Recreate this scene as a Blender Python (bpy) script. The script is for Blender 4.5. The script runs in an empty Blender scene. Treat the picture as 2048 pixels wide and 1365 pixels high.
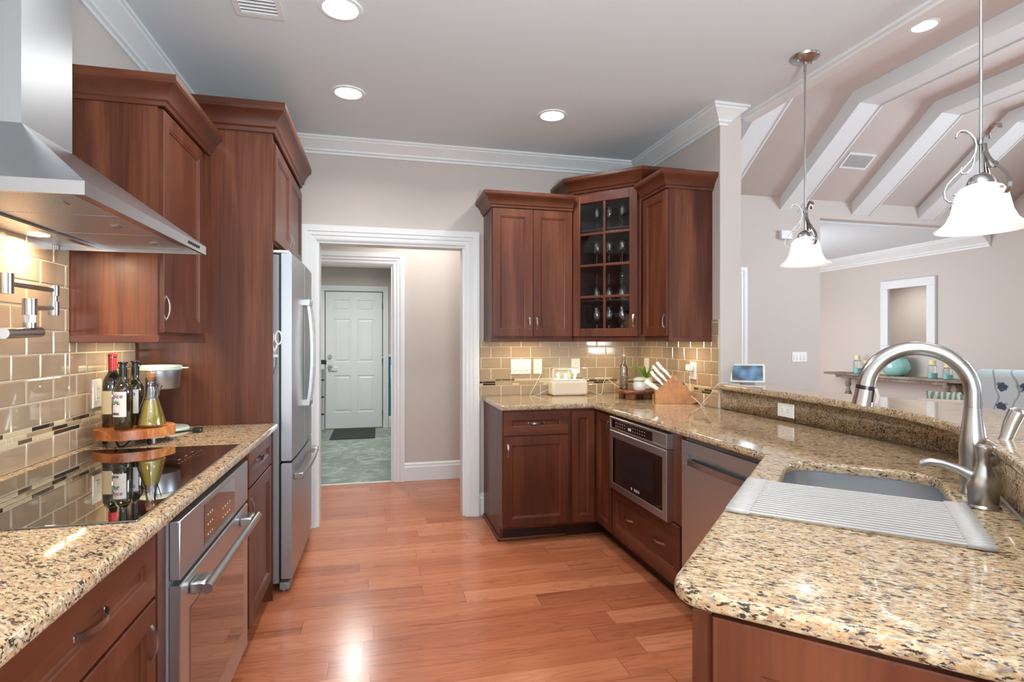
import bpy, bmesh, math, random
from mathutils import Vector, Matrix
random.seed(7)
C = bpy.context.scene.collection
PI = math.pi
S2 = math.sqrt(2)

# ------------------------------------------------------------------ camera, world, exposure
CAM_H = 1.335
cam_d = bpy.data.cameras.new('camera')
cam = bpy.data.objects.new('camera', cam_d)
C.objects.link(cam)
cam.location = (0, 0, CAM_H)
cam.rotation_euler = (math.radians(90), 0, math.radians(-13.6))
cam_d.sensor_width = 36
cam_d.lens = 1104 / 2048 * 36
cam_d.clip_start = 0.02
bpy.context.scene.camera = cam

wd = bpy.data.worlds.new('daylight')
bpy.context.scene.world = wd
wd.use_nodes = True
wd.node_tree.nodes['Background'].inputs[0].default_value = (0.80, 0.90, 1.0, 1)
wd.node_tree.nodes['Background'].inputs[1].default_value = 1.0
vs = bpy.context.scene.view_settings
vs.view_transform = 'Standard'
vs.look = 'None'
vs.gamma = 1
vs.use_curve_mapping = False
vs.exposure = 0.08

def area(name, loc, rot, sx, sy, power, col=(1, 1, 1), shape='RECTANGLE', spread=None):
    d = bpy.data.lights.new(name, 'AREA')
    d.shape = shape; d.size = sx; d.size_y = sy; d.energy = power; d.color = col
    if spread: d.spread = math.radians(spread)
    o = bpy.data.objects.new(name, d); C.objects.link(o)
    o.location = loc; o.rotation_euler = rot
    return o
R90 = math.radians(90)
FILL_COL = (0.74, 0.88, 1.0)
# added fill lights in unseen openings of rear, living and dining room walls
area('added_fill_light', (0.45, -3.03, 1.32), (R90, 0, PI), 2.7, 2.3, 580, FILL_COL)
area('added_fill_light', (5.2, -3.03, 1.6), (R90, 0, PI), 3.5, 2.2, 150, FILL_COL)
area('added_fill_light', (7.96, 1.2, 2.35), (0, R90, 0), 1.9, 2.5, 270, FILL_COL)
area('added_fill_light', (4.70, 7.3, 1.6), (0, -R90, 0), 1.9, 2.0, 75, (0.86, 0.93, 1.0))
# the photographer's flash, bounced off the ceiling from behind the camera
area('bounce_flash', (0.35, -0.9, 1.25), (math.radians(150), 0, 0), 0.5, 0.5, 115, (0.86, 0.94, 1.0))

# ------------------------------------------------------------------ colour and materials
def lin(r, g, b):
    f = lambda c: (c/255/12.92) if c/255 <= 0.04045 else ((c/255+0.055)/1.055)**2.4
    return (f(r), f(g), f(b), 1)

def newmat(name):
    m = bpy.data.materials.new(name); m.use_nodes = True
    nt = m.node_tree
    return m, nt, nt.nodes['Principled BSDF']

def plain(name, col, rough=0.5, metal=0.0, coat=0.0, bump=0.0, bscale=200, var=0.04, spec=None, emit=None, estr=0, trans=0, ior=None):
    """procedural: colour varied a little by noise, optional fine bump"""
    m, nt, b = newmat(name)
    N, L = nt.nodes, nt.links
    tc = N.new('ShaderNodeTexCoord')
    no = N.new('ShaderNodeTexNoise'); no.inputs['Scale'].default_value = 6; no.inputs['Detail'].default_value = 3
    L.new(tc.outputs['Object'], no.inputs['Vector'])
    mx = N.new('ShaderNodeMix'); mx.data_type = 'RGBA'
    mx.inputs[6].default_value = tuple(c*(1-var) for c in col[:3]) + (1,)
    mx.inputs[7].default_value = tuple(min(1, c*(1+var)) for c in col[:3]) + (1,)
    L.new(no.outputs['Fac'], mx.inputs[0]); L.new(mx.outputs[2], b.inputs['Base Color'])
    b.inputs['Roughness'].default_value = rough
    b.inputs['Metallic'].default_value = metal
    b.inputs['Coat Weight'].default_value = coat
    if spec is not None: b.inputs['Specular IOR Level'].default_value = spec
    if trans: b.inputs['Transmission Weight'].default_value = trans
    if ior: b.inputs['IOR'].default_value = ior
    if emit:
        b.inputs['Emission Color'].default_value = emit
        b.inputs['Emission Strength'].default_value = estr
    if bump:
        n2 = N.new('ShaderNodeTexNoise'); n2.inputs['Scale'].default_value = bscale; n2.inputs['Detail'].default_value = 2
        L.new(tc.outputs['Object'], n2.inputs['Vector'])
        bp = N.new('ShaderNodeBump'); bp.inputs['Strength'].default_value = bump; bp.inputs['Distance'].default_value = 0.002
        L.new(n2.outputs['Fac'], bp.inputs['Height']); L.new(bp.outputs[0], b.inputs['Normal'])
    return m

def ramp(nt, stops):
    r = nt.nodes.new('ShaderNodeValToRGB')
    e = r.color_ramp.elements
    while len(e) > 1: e.remove(e[-1])
    e[0].position = stops[0][0]; e[0].color = stops[0][1]
    for p, c in stops[1:]:
        x = e.new(p); x.color = c
    return r

def wood(name, dark, mid, light, grain=(5, 5, 0.9), rough=0.38, coat=0.08, fine=1.0):
    m, nt, b = newmat(name)
    N, L = nt.nodes, nt.links
    tc = N.new('ShaderNodeTexCoord'); oi = N.new('ShaderNodeObjectInfo')
    add = N.new('ShaderNodeVectorMath'); add.operation = 'MULTIPLY_ADD'
    add.inputs[1].default_value = grain
    cmb = N.new('ShaderNodeCombineXYZ')
    ml = N.new('ShaderNodeMath'); ml.operation = 'MULTIPLY'; ml.inputs[1].default_value = 40
    L.new(oi.outputs['Random'], ml.inputs[0])
    for i in range(3): L.new(ml.outputs[0], cmb.inputs[i])
    L.new(tc.outputs['Object'], add.inputs[0]); L.new(cmb.outputs[0], add.inputs[2])
    n1 = N.new('ShaderNodeTexNoise'); n1.inputs['Scale'].default_value = 1.0; n1.inputs['Detail'].default_value = 5
    n1.inputs['Distortion'].default_value = 0.8
    L.new(add.outputs[0], n1.inputs['Vector'])
    r = ramp(nt, [(0.32, dark), (0.5, mid), (0.68, light)])
    L.new(n1.outputs['Fac'], r.inputs[0])
    sc = N.new('ShaderNodeVectorMath'); sc.operation = 'MULTIPLY'; sc.inputs[1].default_value = (14, 14, 3)
    L.new(add.outputs[0], sc.inputs[0])
    n2 = N.new('ShaderNodeTexNoise'); n2.inputs['Scale'].default_value = 1.0; n2.inputs['Detail'].default_value = 3
    L.new(sc.outputs[0], n2.inputs['Vector'])
    r2 = ramp(nt, [(0.35, (1-0.35*fine,)*3 + (1,)), (0.55, (1, 1, 1, 1))])
    L.new(n2.outputs['Fac'], r2.inputs[0])
    mx = N.new('ShaderNodeMix'); mx.data_type = 'RGBA'; mx.blend_type = 'MULTIPLY'; mx.inputs[0].default_value = 1
    L.new(r.outputs[0], mx.inputs[6]); L.new(r2.outputs[0], mx.inputs[7])
    L.new(mx.outputs[2], b.inputs['Base Color'])
    b.inputs['Roughness'].default_value = rough; b.inputs['Specular IOR Level'].default_value = 0.38
    b.inputs['Coat Weight'].default_value = coat; b.inputs['Coat Roughness'].default_value = 0.22
    return m

def steel(name, col, rough=0.28, axis=2, strength=0.03, bands=90):
    """brushed metal: streaks run along one axis"""
    m, nt, b = newmat(name)
    N, L = nt.nodes, nt.links
    tc = N.new('ShaderNodeTexCoord')
    mp = N.new('ShaderNodeMapping')
    s = [bands*3]*3; s[axis] = 1.5
    mp.inputs['Scale'].default_value = s
    L.new(tc.outputs['Object'], mp.inputs['Vector'])
    n = N.new('ShaderNodeTexNoise'); n.inputs['Scale'].default_value = 1; n.inputs['Detail'].default_value = 4
    L.new(mp.outputs[0], n.inputs['Vector'])
    r = ramp(nt, [(0.3, tuple(c*0.95 for c in col[:3])+(1,)), (0.7, col)])
    L.new(n.outputs['Fac'], r.inputs[0]); L.new(r.outputs[0], b.inputs['Base Color'])
    mr = N.new('ShaderNodeMapRange'); mr.inputs[3].default_value = rough*0.85; mr.inputs[4].default_value = rough*1.2
    L.new(n.outputs['Fac'], mr.inputs[0]); L.new(mr.outputs[0], b.inputs['Roughness'])
    b.inputs['Metallic'].default_value = 1
    bp = N.new('ShaderNodeBump'); bp.inputs['Strength'].default_value = strength; bp.inputs['Distance'].default_value = 0.0004
    L.new(n.outputs['Fac'], bp.inputs['Height']); L.new(bp.outputs[0], b.inputs['Normal'])
    return m

def granite(name):
    """cream and peach grains, grey-violet quartz, thin dark flecks, all drawn out along one diagonal"""
    m, nt, b = newmat(name)
    N, L = nt.nodes, nt.links
    tc = N.new('ShaderNodeTexCoord')
    ro = N.new('ShaderNodeMapping'); ro.inputs['Rotation'].default_value = (0, 0, math.radians(40)); L.new(tc.outputs['Object'], ro.inputs['Vector'])
    def nz(scale, det, rgh, off, sc=(0.5, 1, 1)):
        mp = N.new('ShaderNodeMapping'); mp.inputs['Location'].default_value = off; mp.inputs['Scale'].default_value = sc
        L.new(ro.outputs[0], mp.inputs['Vector'])
        n = N.new('ShaderNodeTexNoise'); n.inputs['Scale'].default_value = scale; n.inputs['Detail'].default_value = det; n.inputs['Roughness'].default_value = rgh
        L.new(mp.outputs[0], n.inputs['Vector']); return n.outputs['Fac']
    def mixc(fac, a, col, fr=1.0):
        m_ = N.new('ShaderNodeMix'); m_.data_type = 'RGBA'
        L.new(fac, m_.inputs[0]); L.new(a, m_.inputs[6]); m_.inputs[7].default_value = col
        return m_.outputs[2]
    r1 = ramp(nt, [(0.30, lin(142, 108, 76)), (0.42, lin(172, 141, 104)), (0.50, lin(187, 163, 128)), (0.58, lin(194, 179, 151)), (0.70, lin(212, 205, 188))])
    L.new(nz(118, 5, 0.66, (0, 0, 0)), r1.inputs[0]); c = r1.outputs[0]
    def mask(f, lo, hi, top):
        r = ramp(nt, [(lo, (0, 0, 0, 1)), (hi, (top,)*3+(1,))]); L.new(f, r.inputs[0]); return r.outputs[0]
    c = mixc(mask(nz(78, 4, 0.62, (5, 1, 2)), 0.53, 0.62, 0.65), c, lin(184, 140, 98))          # peach
    c = mixc(mask(nz(120, 4, 0.62, (3, 7, 1)), 0.54, 0.63, 0.78), c, lin(124, 114, 112))         # grey-violet
    c = mixc(mask(nz(92, 3, 0.6, (9, 4, 6)), 0.60, 0.68, 0.75), c, lin(192, 188, 172))         # pale quartz
    fl = N.new('ShaderNodeMath'); fl.operation = 'MULTIPLY_ADD'; fl.inputs[1].default_value = 0.34
    L.new(nz(26, 2, 0.5, (2, 2, 8), (0.8, 1, 1)), fl.inputs[0]); L.new(nz(190, 3, 0.6, (11, 2, 5), (0.42, 1, 1)), fl.inputs[2])
    c = mixc(mask(fl.outputs[0], 0.725, 0.78, 0.95), c, lin(44, 36, 34))
    L.new(c, b.inputs['Base Color'])
    b.inputs['Roughness'].default_value = 0.055
    b.inputs['Specular IOR Level'].default_value = 0.5
    return m

def planks(name):
    m, nt, b = newmat(name)
    N, L = nt.nodes, nt.links
    W, LEN = 0.127, 1.15
    tc = N.new('ShaderNodeTexCoord'); sp = N.new('ShaderNodeSeparateXYZ')
    L.new(tc.outputs['Object'], sp.inputs[0])
    def math_(op, a, b_=None, c=None):
        n = N.new('ShaderNodeMath'); n.operation = op
        for i, v in enumerate((a, b_, c)):
            if v is None: continue
            if isinstance(v, (int, float)): n.inputs[i].default_value = v
            else: L.new(v, n.inputs[i])
        return n.outputs[0]
    yr = math_('DIVIDE', sp.outputs[1], W); row = math_('FLOOR', yr); fy = math_('FRACT', yr)
    wn = N.new('ShaderNodeTexWhiteNoise'); wn.noise_dimensions = '1D'; L.new(row, wn.inputs['W'])
    xs = math_('ADD', math_('DIVIDE', sp.outputs[0], LEN), math_('MULTIPLY', wn.outputs['Value'], 7.3))
    col = math_('FLOOR', xs); fx = math_('FRACT', xs)
    idc = N.new('ShaderNodeCombineXYZ'); L.new(row, idc.inputs[0]); L.new(col, idc.inputs[1])
    w2 = N.new('ShaderNodeTexWhiteNoise'); w2.noise_dimensions = '2D'; L.new(idc.outputs[0], w2.inputs['Vector'])
    tone = ramp(nt, [(0, lin(166, 98, 68)), (0.35, lin(176, 105, 72)), (0.7, lin(183, 112, 78)), (1, lin(194, 125, 90))])
    L.new(w2.outputs['Value'], tone.inputs[0])
    # grain, shifted per plank
    of = N.new('ShaderNodeVectorMath'); of.operation = 'MULTIPLY_ADD'; of.inputs[1].default_value = (1.6, 22, 1)
    cs = N.new('ShaderNodeVectorMath'); cs.operation = 'SCALE'; cs.inputs['Scale'].default_value = 23
    L.new(w2.outputs['Color'], cs.inputs[0]); L.new(tc.outputs['Object'], of.inputs[0]); L.new(cs.outputs[0], of.inputs[2])
    g = N.new('ShaderNodeTexNoise'); g.inputs['Scale'].default_value = 1; g.inputs['Detail'].default_value = 6; g.inputs['Distortion'].default_value = 1.0
    L.new(of.outputs[0], g.inputs['Vector'])
    lw = N.new('ShaderNodeVectorMath'); lw.operation = 'MULTIPLY_ADD'; lw.inputs[1].default_value = (1.1, 9, 1)
    L.new(tc.outputs['Object'], lw.inputs[0]); L.new(cs.outputs[0], lw.inputs[2])
    g2 = N.new('ShaderNodeTexNoise'); g2.inputs['Scale'].default_value = 1; g2.inputs['Detail'].default_value = 1.5; L.new(lw.outputs[0], g2.inputs['Vector'])
    rings = math_('FRACT', math_('MULTIPLY', g2.outputs['Fac'], 17))
    rr_ = ramp(nt, [(0.0, (0.74, 0.68, 0.64, 1)), (0.10, (0.84, 0.80, 0.77, 1)), (0.35, (1, 1, 1, 1)), (0.9, (1, 1, 1, 1)), (1.0, (0.74, 0.68, 0.64, 1))])
    L.new(rings, rr_.inputs[0])
    gr0 = ramp(nt, [(0.30, (0.62, 0.55, 0.50, 1)), (0.42, (0.93, 0.91, 0.90, 1)), (0.62, (1.04, 1.04, 1.04, 1))])
    L.new(g.outputs['Fac'], gr0.inputs[0])
    gr = N.new('ShaderNodeMix'); gr.data_type = 'RGBA'; gr.blend_type = 'MULTIPLY'; gr.inputs[0].default_value = 0.75
    L.new(gr0.outputs[0], gr.inputs[6]); L.new(rr_.outputs[0], gr.inputs[7])
    mx = N.new('ShaderNodeMix'); mx.data_type = 'RGBA'; mx.blend_type = 'MULTIPLY'; mx.inputs[0].default_value = 0.85
    L.new(tone.outputs[0], mx.inputs[6]); L.new(gr.outputs[2], mx.inputs[7])
    # seams
    ey = math_('MINIMUM', fy, math_('SUBTRACT', 1, fy)); ex = math_('MINIMUM', fx, math_('SUBTRACT', 1, fx))
    sy = math_('LESS_THAN', ey, 0.007); sx = math_('LESS_THAN', ex, 0.0012)
    s = math_('MAXIMUM', sy, sx)
    m2 = N.new('ShaderNodeMix'); m2.data_type = 'RGBA'; m2.inputs[7].default_value = lin(96, 46, 30)
    L.new(math_('MULTIPLY', s, 0.7), m2.inputs[0]); L.new(mx.outputs[2], m2.inputs[6])
    L.new(m2.outputs[2], b.inputs['Base Color'])
    b.inputs['Roughness'].default_value = 0.22
    bp = N.new('ShaderNodeBump'); bp.inputs['Strength'].default_value = 0.25; bp.inputs['Distance'].default_value = 0.002
    hh = math_('SUBTRACT', math_('MULTIPLY', g.outputs['Fac'], 0.35), s)
    L.new(hh, bp.inputs['Height']); L.new(bp.outputs[0], b.inputs['Normal'])
    return m

def sage_vinyl(name):
    m, nt, b = newmat(name)
    N, L = nt.nodes, nt.links
    tc = N.new('ShaderNodeTexCoord')
    n = N.new('ShaderNodeTexNoise'); n.inputs['Scale'].default_value = 5; n.inputs['Detail'].default_value = 6; n.inputs['Distortion'].default_value = 1.5
    L.new(tc.outputs['Object'], n.inputs['Vector'])
    r = ramp(nt, [(0.3, lin(103, 122, 111)), (0.5, lin(131, 146, 134)), (0.68, lin(168, 176, 162))])
    L.new(n.outputs['Fac'], r.inputs[0])
    br = N.new('ShaderNodeTexBrick'); br.offset = 0.5
    br.inputs['Scale'].default_value = 1; br.inputs['Brick Width'].default_value = 0.45; br.inputs['Row Height'].default_value = 0.45
    br.inputs['Mortar Size'].default_value = 0.004
    br.inputs['Color1'].default_value = (1, 1, 1, 1); br.inputs['Color2'].default_value = (0.86, 0.88, 0.87, 1); br.inputs['Mortar'].default_value = (1.2, 1.2, 1.15, 1)
    L.new(tc.outputs['Object'], br.inputs['Vector'])
    mx = N.new('ShaderNodeMix'); mx.data_type = 'RGBA'; mx.blend_type = 'MULTIPLY'; mx.inputs[0].default_value = 1
    L.new(r.outputs[0], mx.inputs[6]); L.new(br.outputs['Color'], mx.inputs[7]); L.new(mx.outputs[2], b.inputs['Base Color'])
    b.inputs['Roughness'].default_value = 0.35
    return m

def thin_glass(name, tint=(1, 1, 1, 1), rough=0.02, refl=1.0):
    m = bpy.data.materials.new(name); m.use_nodes = True
    nt = m.node_tree; N, L = nt.nodes, nt.links
    N.clear()
    out = N.new('ShaderNodeOutputMaterial'); t = N.new('ShaderNodeBsdfTransparent'); t.inputs[0].default_value = tint
    g = N.new('ShaderNodeBsdfGlossy'); g.inputs['Roughness'].default_value = rough
    fr = N.new('ShaderNodeFresnel'); fr.inputs[0].default_value = 1.5
    ml = N.new('ShaderNodeMath'); ml.operation = 'MULTIPLY'; ml.inputs[1].default_value = refl; ml.use_clamp = True
    L.new(fr.outputs[0], ml.inputs[0])
    mx = N.new('ShaderNodeMixShader'); L.new(ml.outputs[0], mx.inputs[0]); L.new(t.outputs[0], mx.inputs[1]); L.new(g.outputs[0], mx.inputs[2])
    L.new(mx.outputs[0], out.inputs[0])
    return m

def glow(name, col, strength, base=(0.9, 0.9, 0.9, 1)):
    return plain(name, base, 0.35, emit=col, estr=strength)

M = {}
M['cherry'] = wood('cherry_wood', lin(78, 38, 22), lin(95, 49, 30), lin(113, 63, 41), fine=0.55)
M['cherry_h'] = wood('cherry_wood_horizontal', lin(78, 38, 22), lin(95, 49, 30), lin(113, 63, 41), grain=(0.6, 0.6, 6), fine=0.55)
M['cherry_panel'] = wood('cherry_veneer', lin(72, 34, 20), lin(96, 50, 30), lin(122, 70, 44), grain=(7, 7, 0.8), fine=0.8)
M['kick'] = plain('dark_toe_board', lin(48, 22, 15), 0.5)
M['granite'] = granite('granite')
M['floor'] = planks('hardwood')
M['vinyl'] = sage_vinyl('sage_tile')
M['wall'] = plain('greige_paint', lin(199, 190, 182), 0.7, bump=0.05, bscale=350, var=0.01)
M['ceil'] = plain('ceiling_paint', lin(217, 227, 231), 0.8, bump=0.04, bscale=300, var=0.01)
M['ceil2'] = plain('greige_ceiling_paint', lin(210, 201, 194), 0.75, var=0.01)
M['white'] = plain('white_trim_paint', lin(226, 229, 229), 0.35, var=0.01)
M['blue'] = plain('teal_paint', lin(48, 128, 158), 0.5)
M['steel'] = steel('brushed_steel', lin(208, 213, 218), 0.33, axis=1)
M['steel_v'] = steel('brushed_steel_vertical', lin(186, 190, 194), 0.36, axis=2)
M['steel_x'] = steel('brushed_steel_cross', lin(204, 209, 214), 0.33, axis=0)
M['hood_steel'] = plain('satin_hood_steel', lin(176, 177, 180), 0.26, metal=1, var=0.02)
M['steel_side'] = plain('grey_steel_enamel', lin(140, 141, 143), 0.45, metal=0.4)
M['nickel'] = plain('satin_nickel', lin(180, 178, 175), 0.27, metal=1)
M['nickel_dark'] = plain('dark_nickel', lin(160, 155, 150), 0.27, metal=1)
M['chrome'] = plain('chrome', lin(220, 220, 222), 0.08, metal=1)
M['black'] = plain('black_plastic', lin(22, 22, 23), 0.35)
M['blackglass'] = plain('black_glass', lin(10, 10, 11), 0.03, spec=0.9, coat=1.0)
M['cookglass'] = plain('cooktop_glass', lin(14, 13, 12), 0.02, spec=1.0, coat=1.0, ior=1.9)
M['ovenglass'] = plain('oven_window_glass', lin(38, 36, 36), 0.04, spec=1.0, coat=1.0)
M['plastic'] = plain('white_plastic', lin(232, 230, 224), 0.3)
M['offwhite'] = plain('warm_white_plastic', lin(226, 214, 196), 0.35)
M['grout'] = plain('cream_grout', lin(214, 200, 172), 0.8)
M['tile'] = plain('greige_glass_tile', lin(168, 146, 120), 0.07, spec=0.6, coat=0.6, var=0.04)
M['mos1'] = plain('brown_glass_mosaic', lin(104, 84, 62), 0.08, coat=0.6)
M['mos2'] = plain('cream_stone_mosaic', lin(206, 186, 150), 0.4)
M['mos3'] = plain('tan_marble_mosaic', lin(168, 144, 112), 0.25, var=0.3)
M['mos4'] = plain('dark_glass_mosaic', lin(62, 52, 42), 0.05, coat=0.8)
M['glass'] = thin_glass('clear_glass')
M['pane'] = thin_glass('door_pane_glass', (0.92, 0.93, 0.93, 1), 0.03, 0.8)
M['stem'] = thin_glass('stemware_glass', (0.93, 0.94, 0.95, 1), 0.03, 4.5)
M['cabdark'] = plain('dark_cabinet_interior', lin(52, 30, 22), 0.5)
M['lamp'] = glow('downlight_lens', (1, 0.97, 0.92, 1), 9)
M['shade'] = glow('frosted_shade_glass', (1, 0.98, 0.96, 1), 0.32)
M['bulb'] = glow('bulb_glow', (1, 0.97, 0.92, 1), 6)
M['warmlens'] = glow('warm_lens', (1, 0.82, 0.55, 1), 2.5)
M['growlight'] = glow('grow_light', (0.75, 1, 0.92, 1), 1.6)
M['oliveglass'] = plain('olive_bottle_glass', lin(40, 34, 8), 0.06, spec=0.9, coat=1.0)
M['darkglass'] = plain('dark_bottle_glass', lin(30, 26, 20), 0.06, spec=0.9, coat=1.0)
M['oil'] = plain('golden_oil', lin(196, 170, 20), 0.08, coat=1)
M['paper'] = plain('label_paper', lin(225, 218, 214), 0.6)
M['creampaper'] = plain('cream_label_paper', lin(205, 188, 150), 0.6)
M['red'] = plain('red_foil', lin(196, 44, 48), 0.35)
M['cork'] = plain('cork', lin(176, 120, 70), 0.8, bump=0.4)
M['olivewood'] = wood('live_edge_wood', lin(120, 60, 28), lin(186, 108, 56), lin(214, 142, 84), grain=(12, 4, 10), rough=0.35)
M['block'] = wood('honey_maple', lin(166, 100, 36), lin(186, 120, 46), lin(200, 138, 60), grain=(4, 10, 10), rough=0.4)
M['acacia'] = wood('acacia_wood', lin(84, 44, 24), lin(126, 72, 40), lin(168, 110, 66), grain=(3, 12, 3), rough=0.35)
M['iron'] = plain('black_iron', lin(32, 28, 26), 0.45, metal=0.6)
M['mint'] = plain('pale_mint_plastic', lin(196, 214, 200), 0.35)
M['green'] = plain('leaf_green', lin(120, 158, 66), 0.5, var=0.3)
M['herb'] = plain('print_green', lin(50, 110, 58), 0.6)
M['purple'] = plain('print_purple', lin(92, 44, 96), 0.6)
M['ink'] = plain('print_ink', lin(40, 40, 44), 0.6)
M['redink'] = plain('print_red', lin(180, 52, 70), 0.6)
M['silverink'] = plain('print_silver', lin(205, 205, 205), 0.4)
M['rackgrey'] = plain('grey_silicone_coated_steel', lin(172, 169, 167), 0.4)
M['greyprint'] = plain('grey_print', lin(96, 92, 90), 0.4)
M['mat'] = plain('charcoal_doormat', lin(52, 58, 54), 0.95, bump=0.6, bscale=120, var=0.3)
M['aqua'] = plain('aqua_glass', lin(140, 196, 190), 0.12, coat=0.8, var=0.15)
M['jarfill'] = plain('pale_aqua_sand', lin(150, 204, 196), 0.6)
M['candle'] = plain('yellow_candle', lin(232, 216, 160), 0.5)
M['console'] = wood('weathered_wood', lin(110, 100, 92), lin(140, 128, 114), lin(164, 152, 136), grain=(3, 3, 12), rough=0.6, coat=0)
M['distress'] = plain('distressed_white_paint', lin(222, 224, 226), 0.5, var=0.05, bump=0.3, bscale=60)
M['mirror'] = plain('mirror_silver', lin(225, 225, 225), 0.02, metal=1, var=0)
M['beige'] = plain('beige_upholstery', lin(206, 184, 170), 0.9, bump=0.3, bscale=300)
M['jarglass'] = thin_glass('jar_glass', (0.97, 0.99, 0.985, 1), 0.03, 0.7)

def floral():
    m, nt, b = newmat('floral_fabric')
    N, L = nt.nodes, nt.links
    tc = N.new('ShaderNodeTexCoord')
    v = N.new('ShaderNodeTexVoronoi'); v.inputs['Scale'].default_value = 5.5; L.new(tc.outputs['Object'], v.inputs['Vector'])
    n = N.new('ShaderNodeTexNoise'); n.inputs['Scale'].default_value = 28; n.inputs['Detail'].default_value = 3
    L.new(tc.outputs['Object'], n.inputs['Vector'])
    a = N.new('ShaderNodeMath'); a.operation = 'MULTIPLY_ADD'; a.inputs[1].default_value = 0.5
    L.new(n.outputs['Fac'], a.inputs[0]); L.new(v.outputs['Distance'], a.inputs[2])
    r = ramp(nt, [(0.42, (1, 1, 1, 1)), (0.48, (0, 0, 0, 1))]); L.new(a.outputs[0], r.inputs[0])
    rc = ramp(nt, [(0.2, lin(70, 92, 110)), (0.45, lin(128, 142, 104)), (0.7, lin(96, 98, 92)), (0.9, lin(120, 150, 166))])
    sx = N.new('ShaderNodeSeparateColor'); L.new(v.outputs['Color'], sx.inputs[0]); L.new(sx.outputs[0], rc.inputs[0])
    # thin stems
    w = N.new('ShaderNodeTexWave'); w.inputs['Scale'].default_value = 2.2; w.inputs['Distortion'].default_value = 9; w.inputs['Detail'].default_value = 2
    L.new(tc.outputs['Object'], w.inputs['Vector'])
    rs = ramp(nt, [(0.95, (0, 0, 0, 1)), (0.99, (0.6, 0.6, 0.6, 1))]); L.new(w.outputs['Fac'], rs.inputs[0])
    m0 = N.new('ShaderNodeMix'); m0.data_type = 'RGBA'; m0.inputs[6].default_value = lin(205, 222, 228); m0.inputs[7].default_value = lin(110, 122, 108)
    L.new(rs.outputs[0], m0.inputs[0])
    mx = N.new('ShaderNodeMix'); mx.data_type = 'RGBA'; L.new(r.outputs[0], mx.inputs[0]); L.new(m0.outputs[2], mx.inputs[6]); L.new(rc.outputs[0], mx.inputs[7])
    L.new(mx.outputs[2], b.inputs['Base Color']); b.inputs['Roughness'].default_value = 0.85
    return m
M['floral'] = floral()

def stripes(name, c1, c2, scale, dist):
    m, nt, b = newmat(name)
    N, L = nt.nodes, nt.links
    tc = N.new('ShaderNodeTexCoord')
    w = N.new('ShaderNodeTexWave'); w.inputs['Scale'].default_value = scale; w.inputs['Distortion'].default_value = dist
    L.new(tc.outputs['Object'], w.inputs['Vector'])
    r = ramp(nt, [(0.45, c1), (0.55, c2)]); L.new(w.outputs['Fac'], r.inputs[0]); L.new(r.outputs[0], b.inputs['Base Color'])
    b.inputs['Roughness'].default_value = 0.9
    return m
M['stripe'] = stripes('striped_pillow_cloth', lin(205, 212, 210), lin(130, 146, 146), 4, 1)
M['leafcloth'] = stripes('leaf_print_cloth', lin(120, 128, 116), lin(186, 190, 176), 6, 6)

def meshfilter():
    m, nt, b = newmat('mesh_filter')
    N, L = nt.nodes, nt.links
    tc = N.new('ShaderNodeTexCoord')
    v = N.new('ShaderNodeTexVoronoi'); v.inputs['Scale'].default_value = 95; v.inputs['Randomness'].default_value = 0
    L.new(tc.outputs['Object'], v.inputs['Vector'])
    r = ramp(nt, [(0.25, lin(60, 60, 62)), (0.42, lin(190, 192, 196))]); L.new(v.outputs['Distance'], r.inputs[0])
    L.new(r.outputs[0], b.inputs['Base Color']); b.inputs['Metallic'].default_value = 0.8; b.inputs['Roughness'].default_value = 0.38
    return m
M['filter'] = meshfilter()

def screen():
    m, nt, b = newmat('display_screen')
    N, L = nt.nodes, nt.links
    tc = N.new('ShaderNodeTexCoord')
    n = N.new('ShaderNodeTexNoise'); n.inputs['Scale'].default_value = 14; n.inputs['Detail'].default_value = 1
    L.new(tc.outputs['Object'], n.inputs['Vector'])
    r = ramp(nt, [(0.36, lin(14, 26, 44)), (0.45, lin(44, 96, 142)), (0.6, lin(96, 156, 196)), (0.72, lin(190, 214, 228))]); L.new(n.outputs['Fac'], r.inputs[0])
    L.new(r.outputs[0], b.inputs['Emission Color']); b.inputs['Emission Strength'].default_value = 0.7
    b.inputs['Base Color'].default_value = (0.01, 0.01, 0.01, 1); b.inputs['Roughness'].default_value = 0.1
    return m
M['screen'] = screen()

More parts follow.
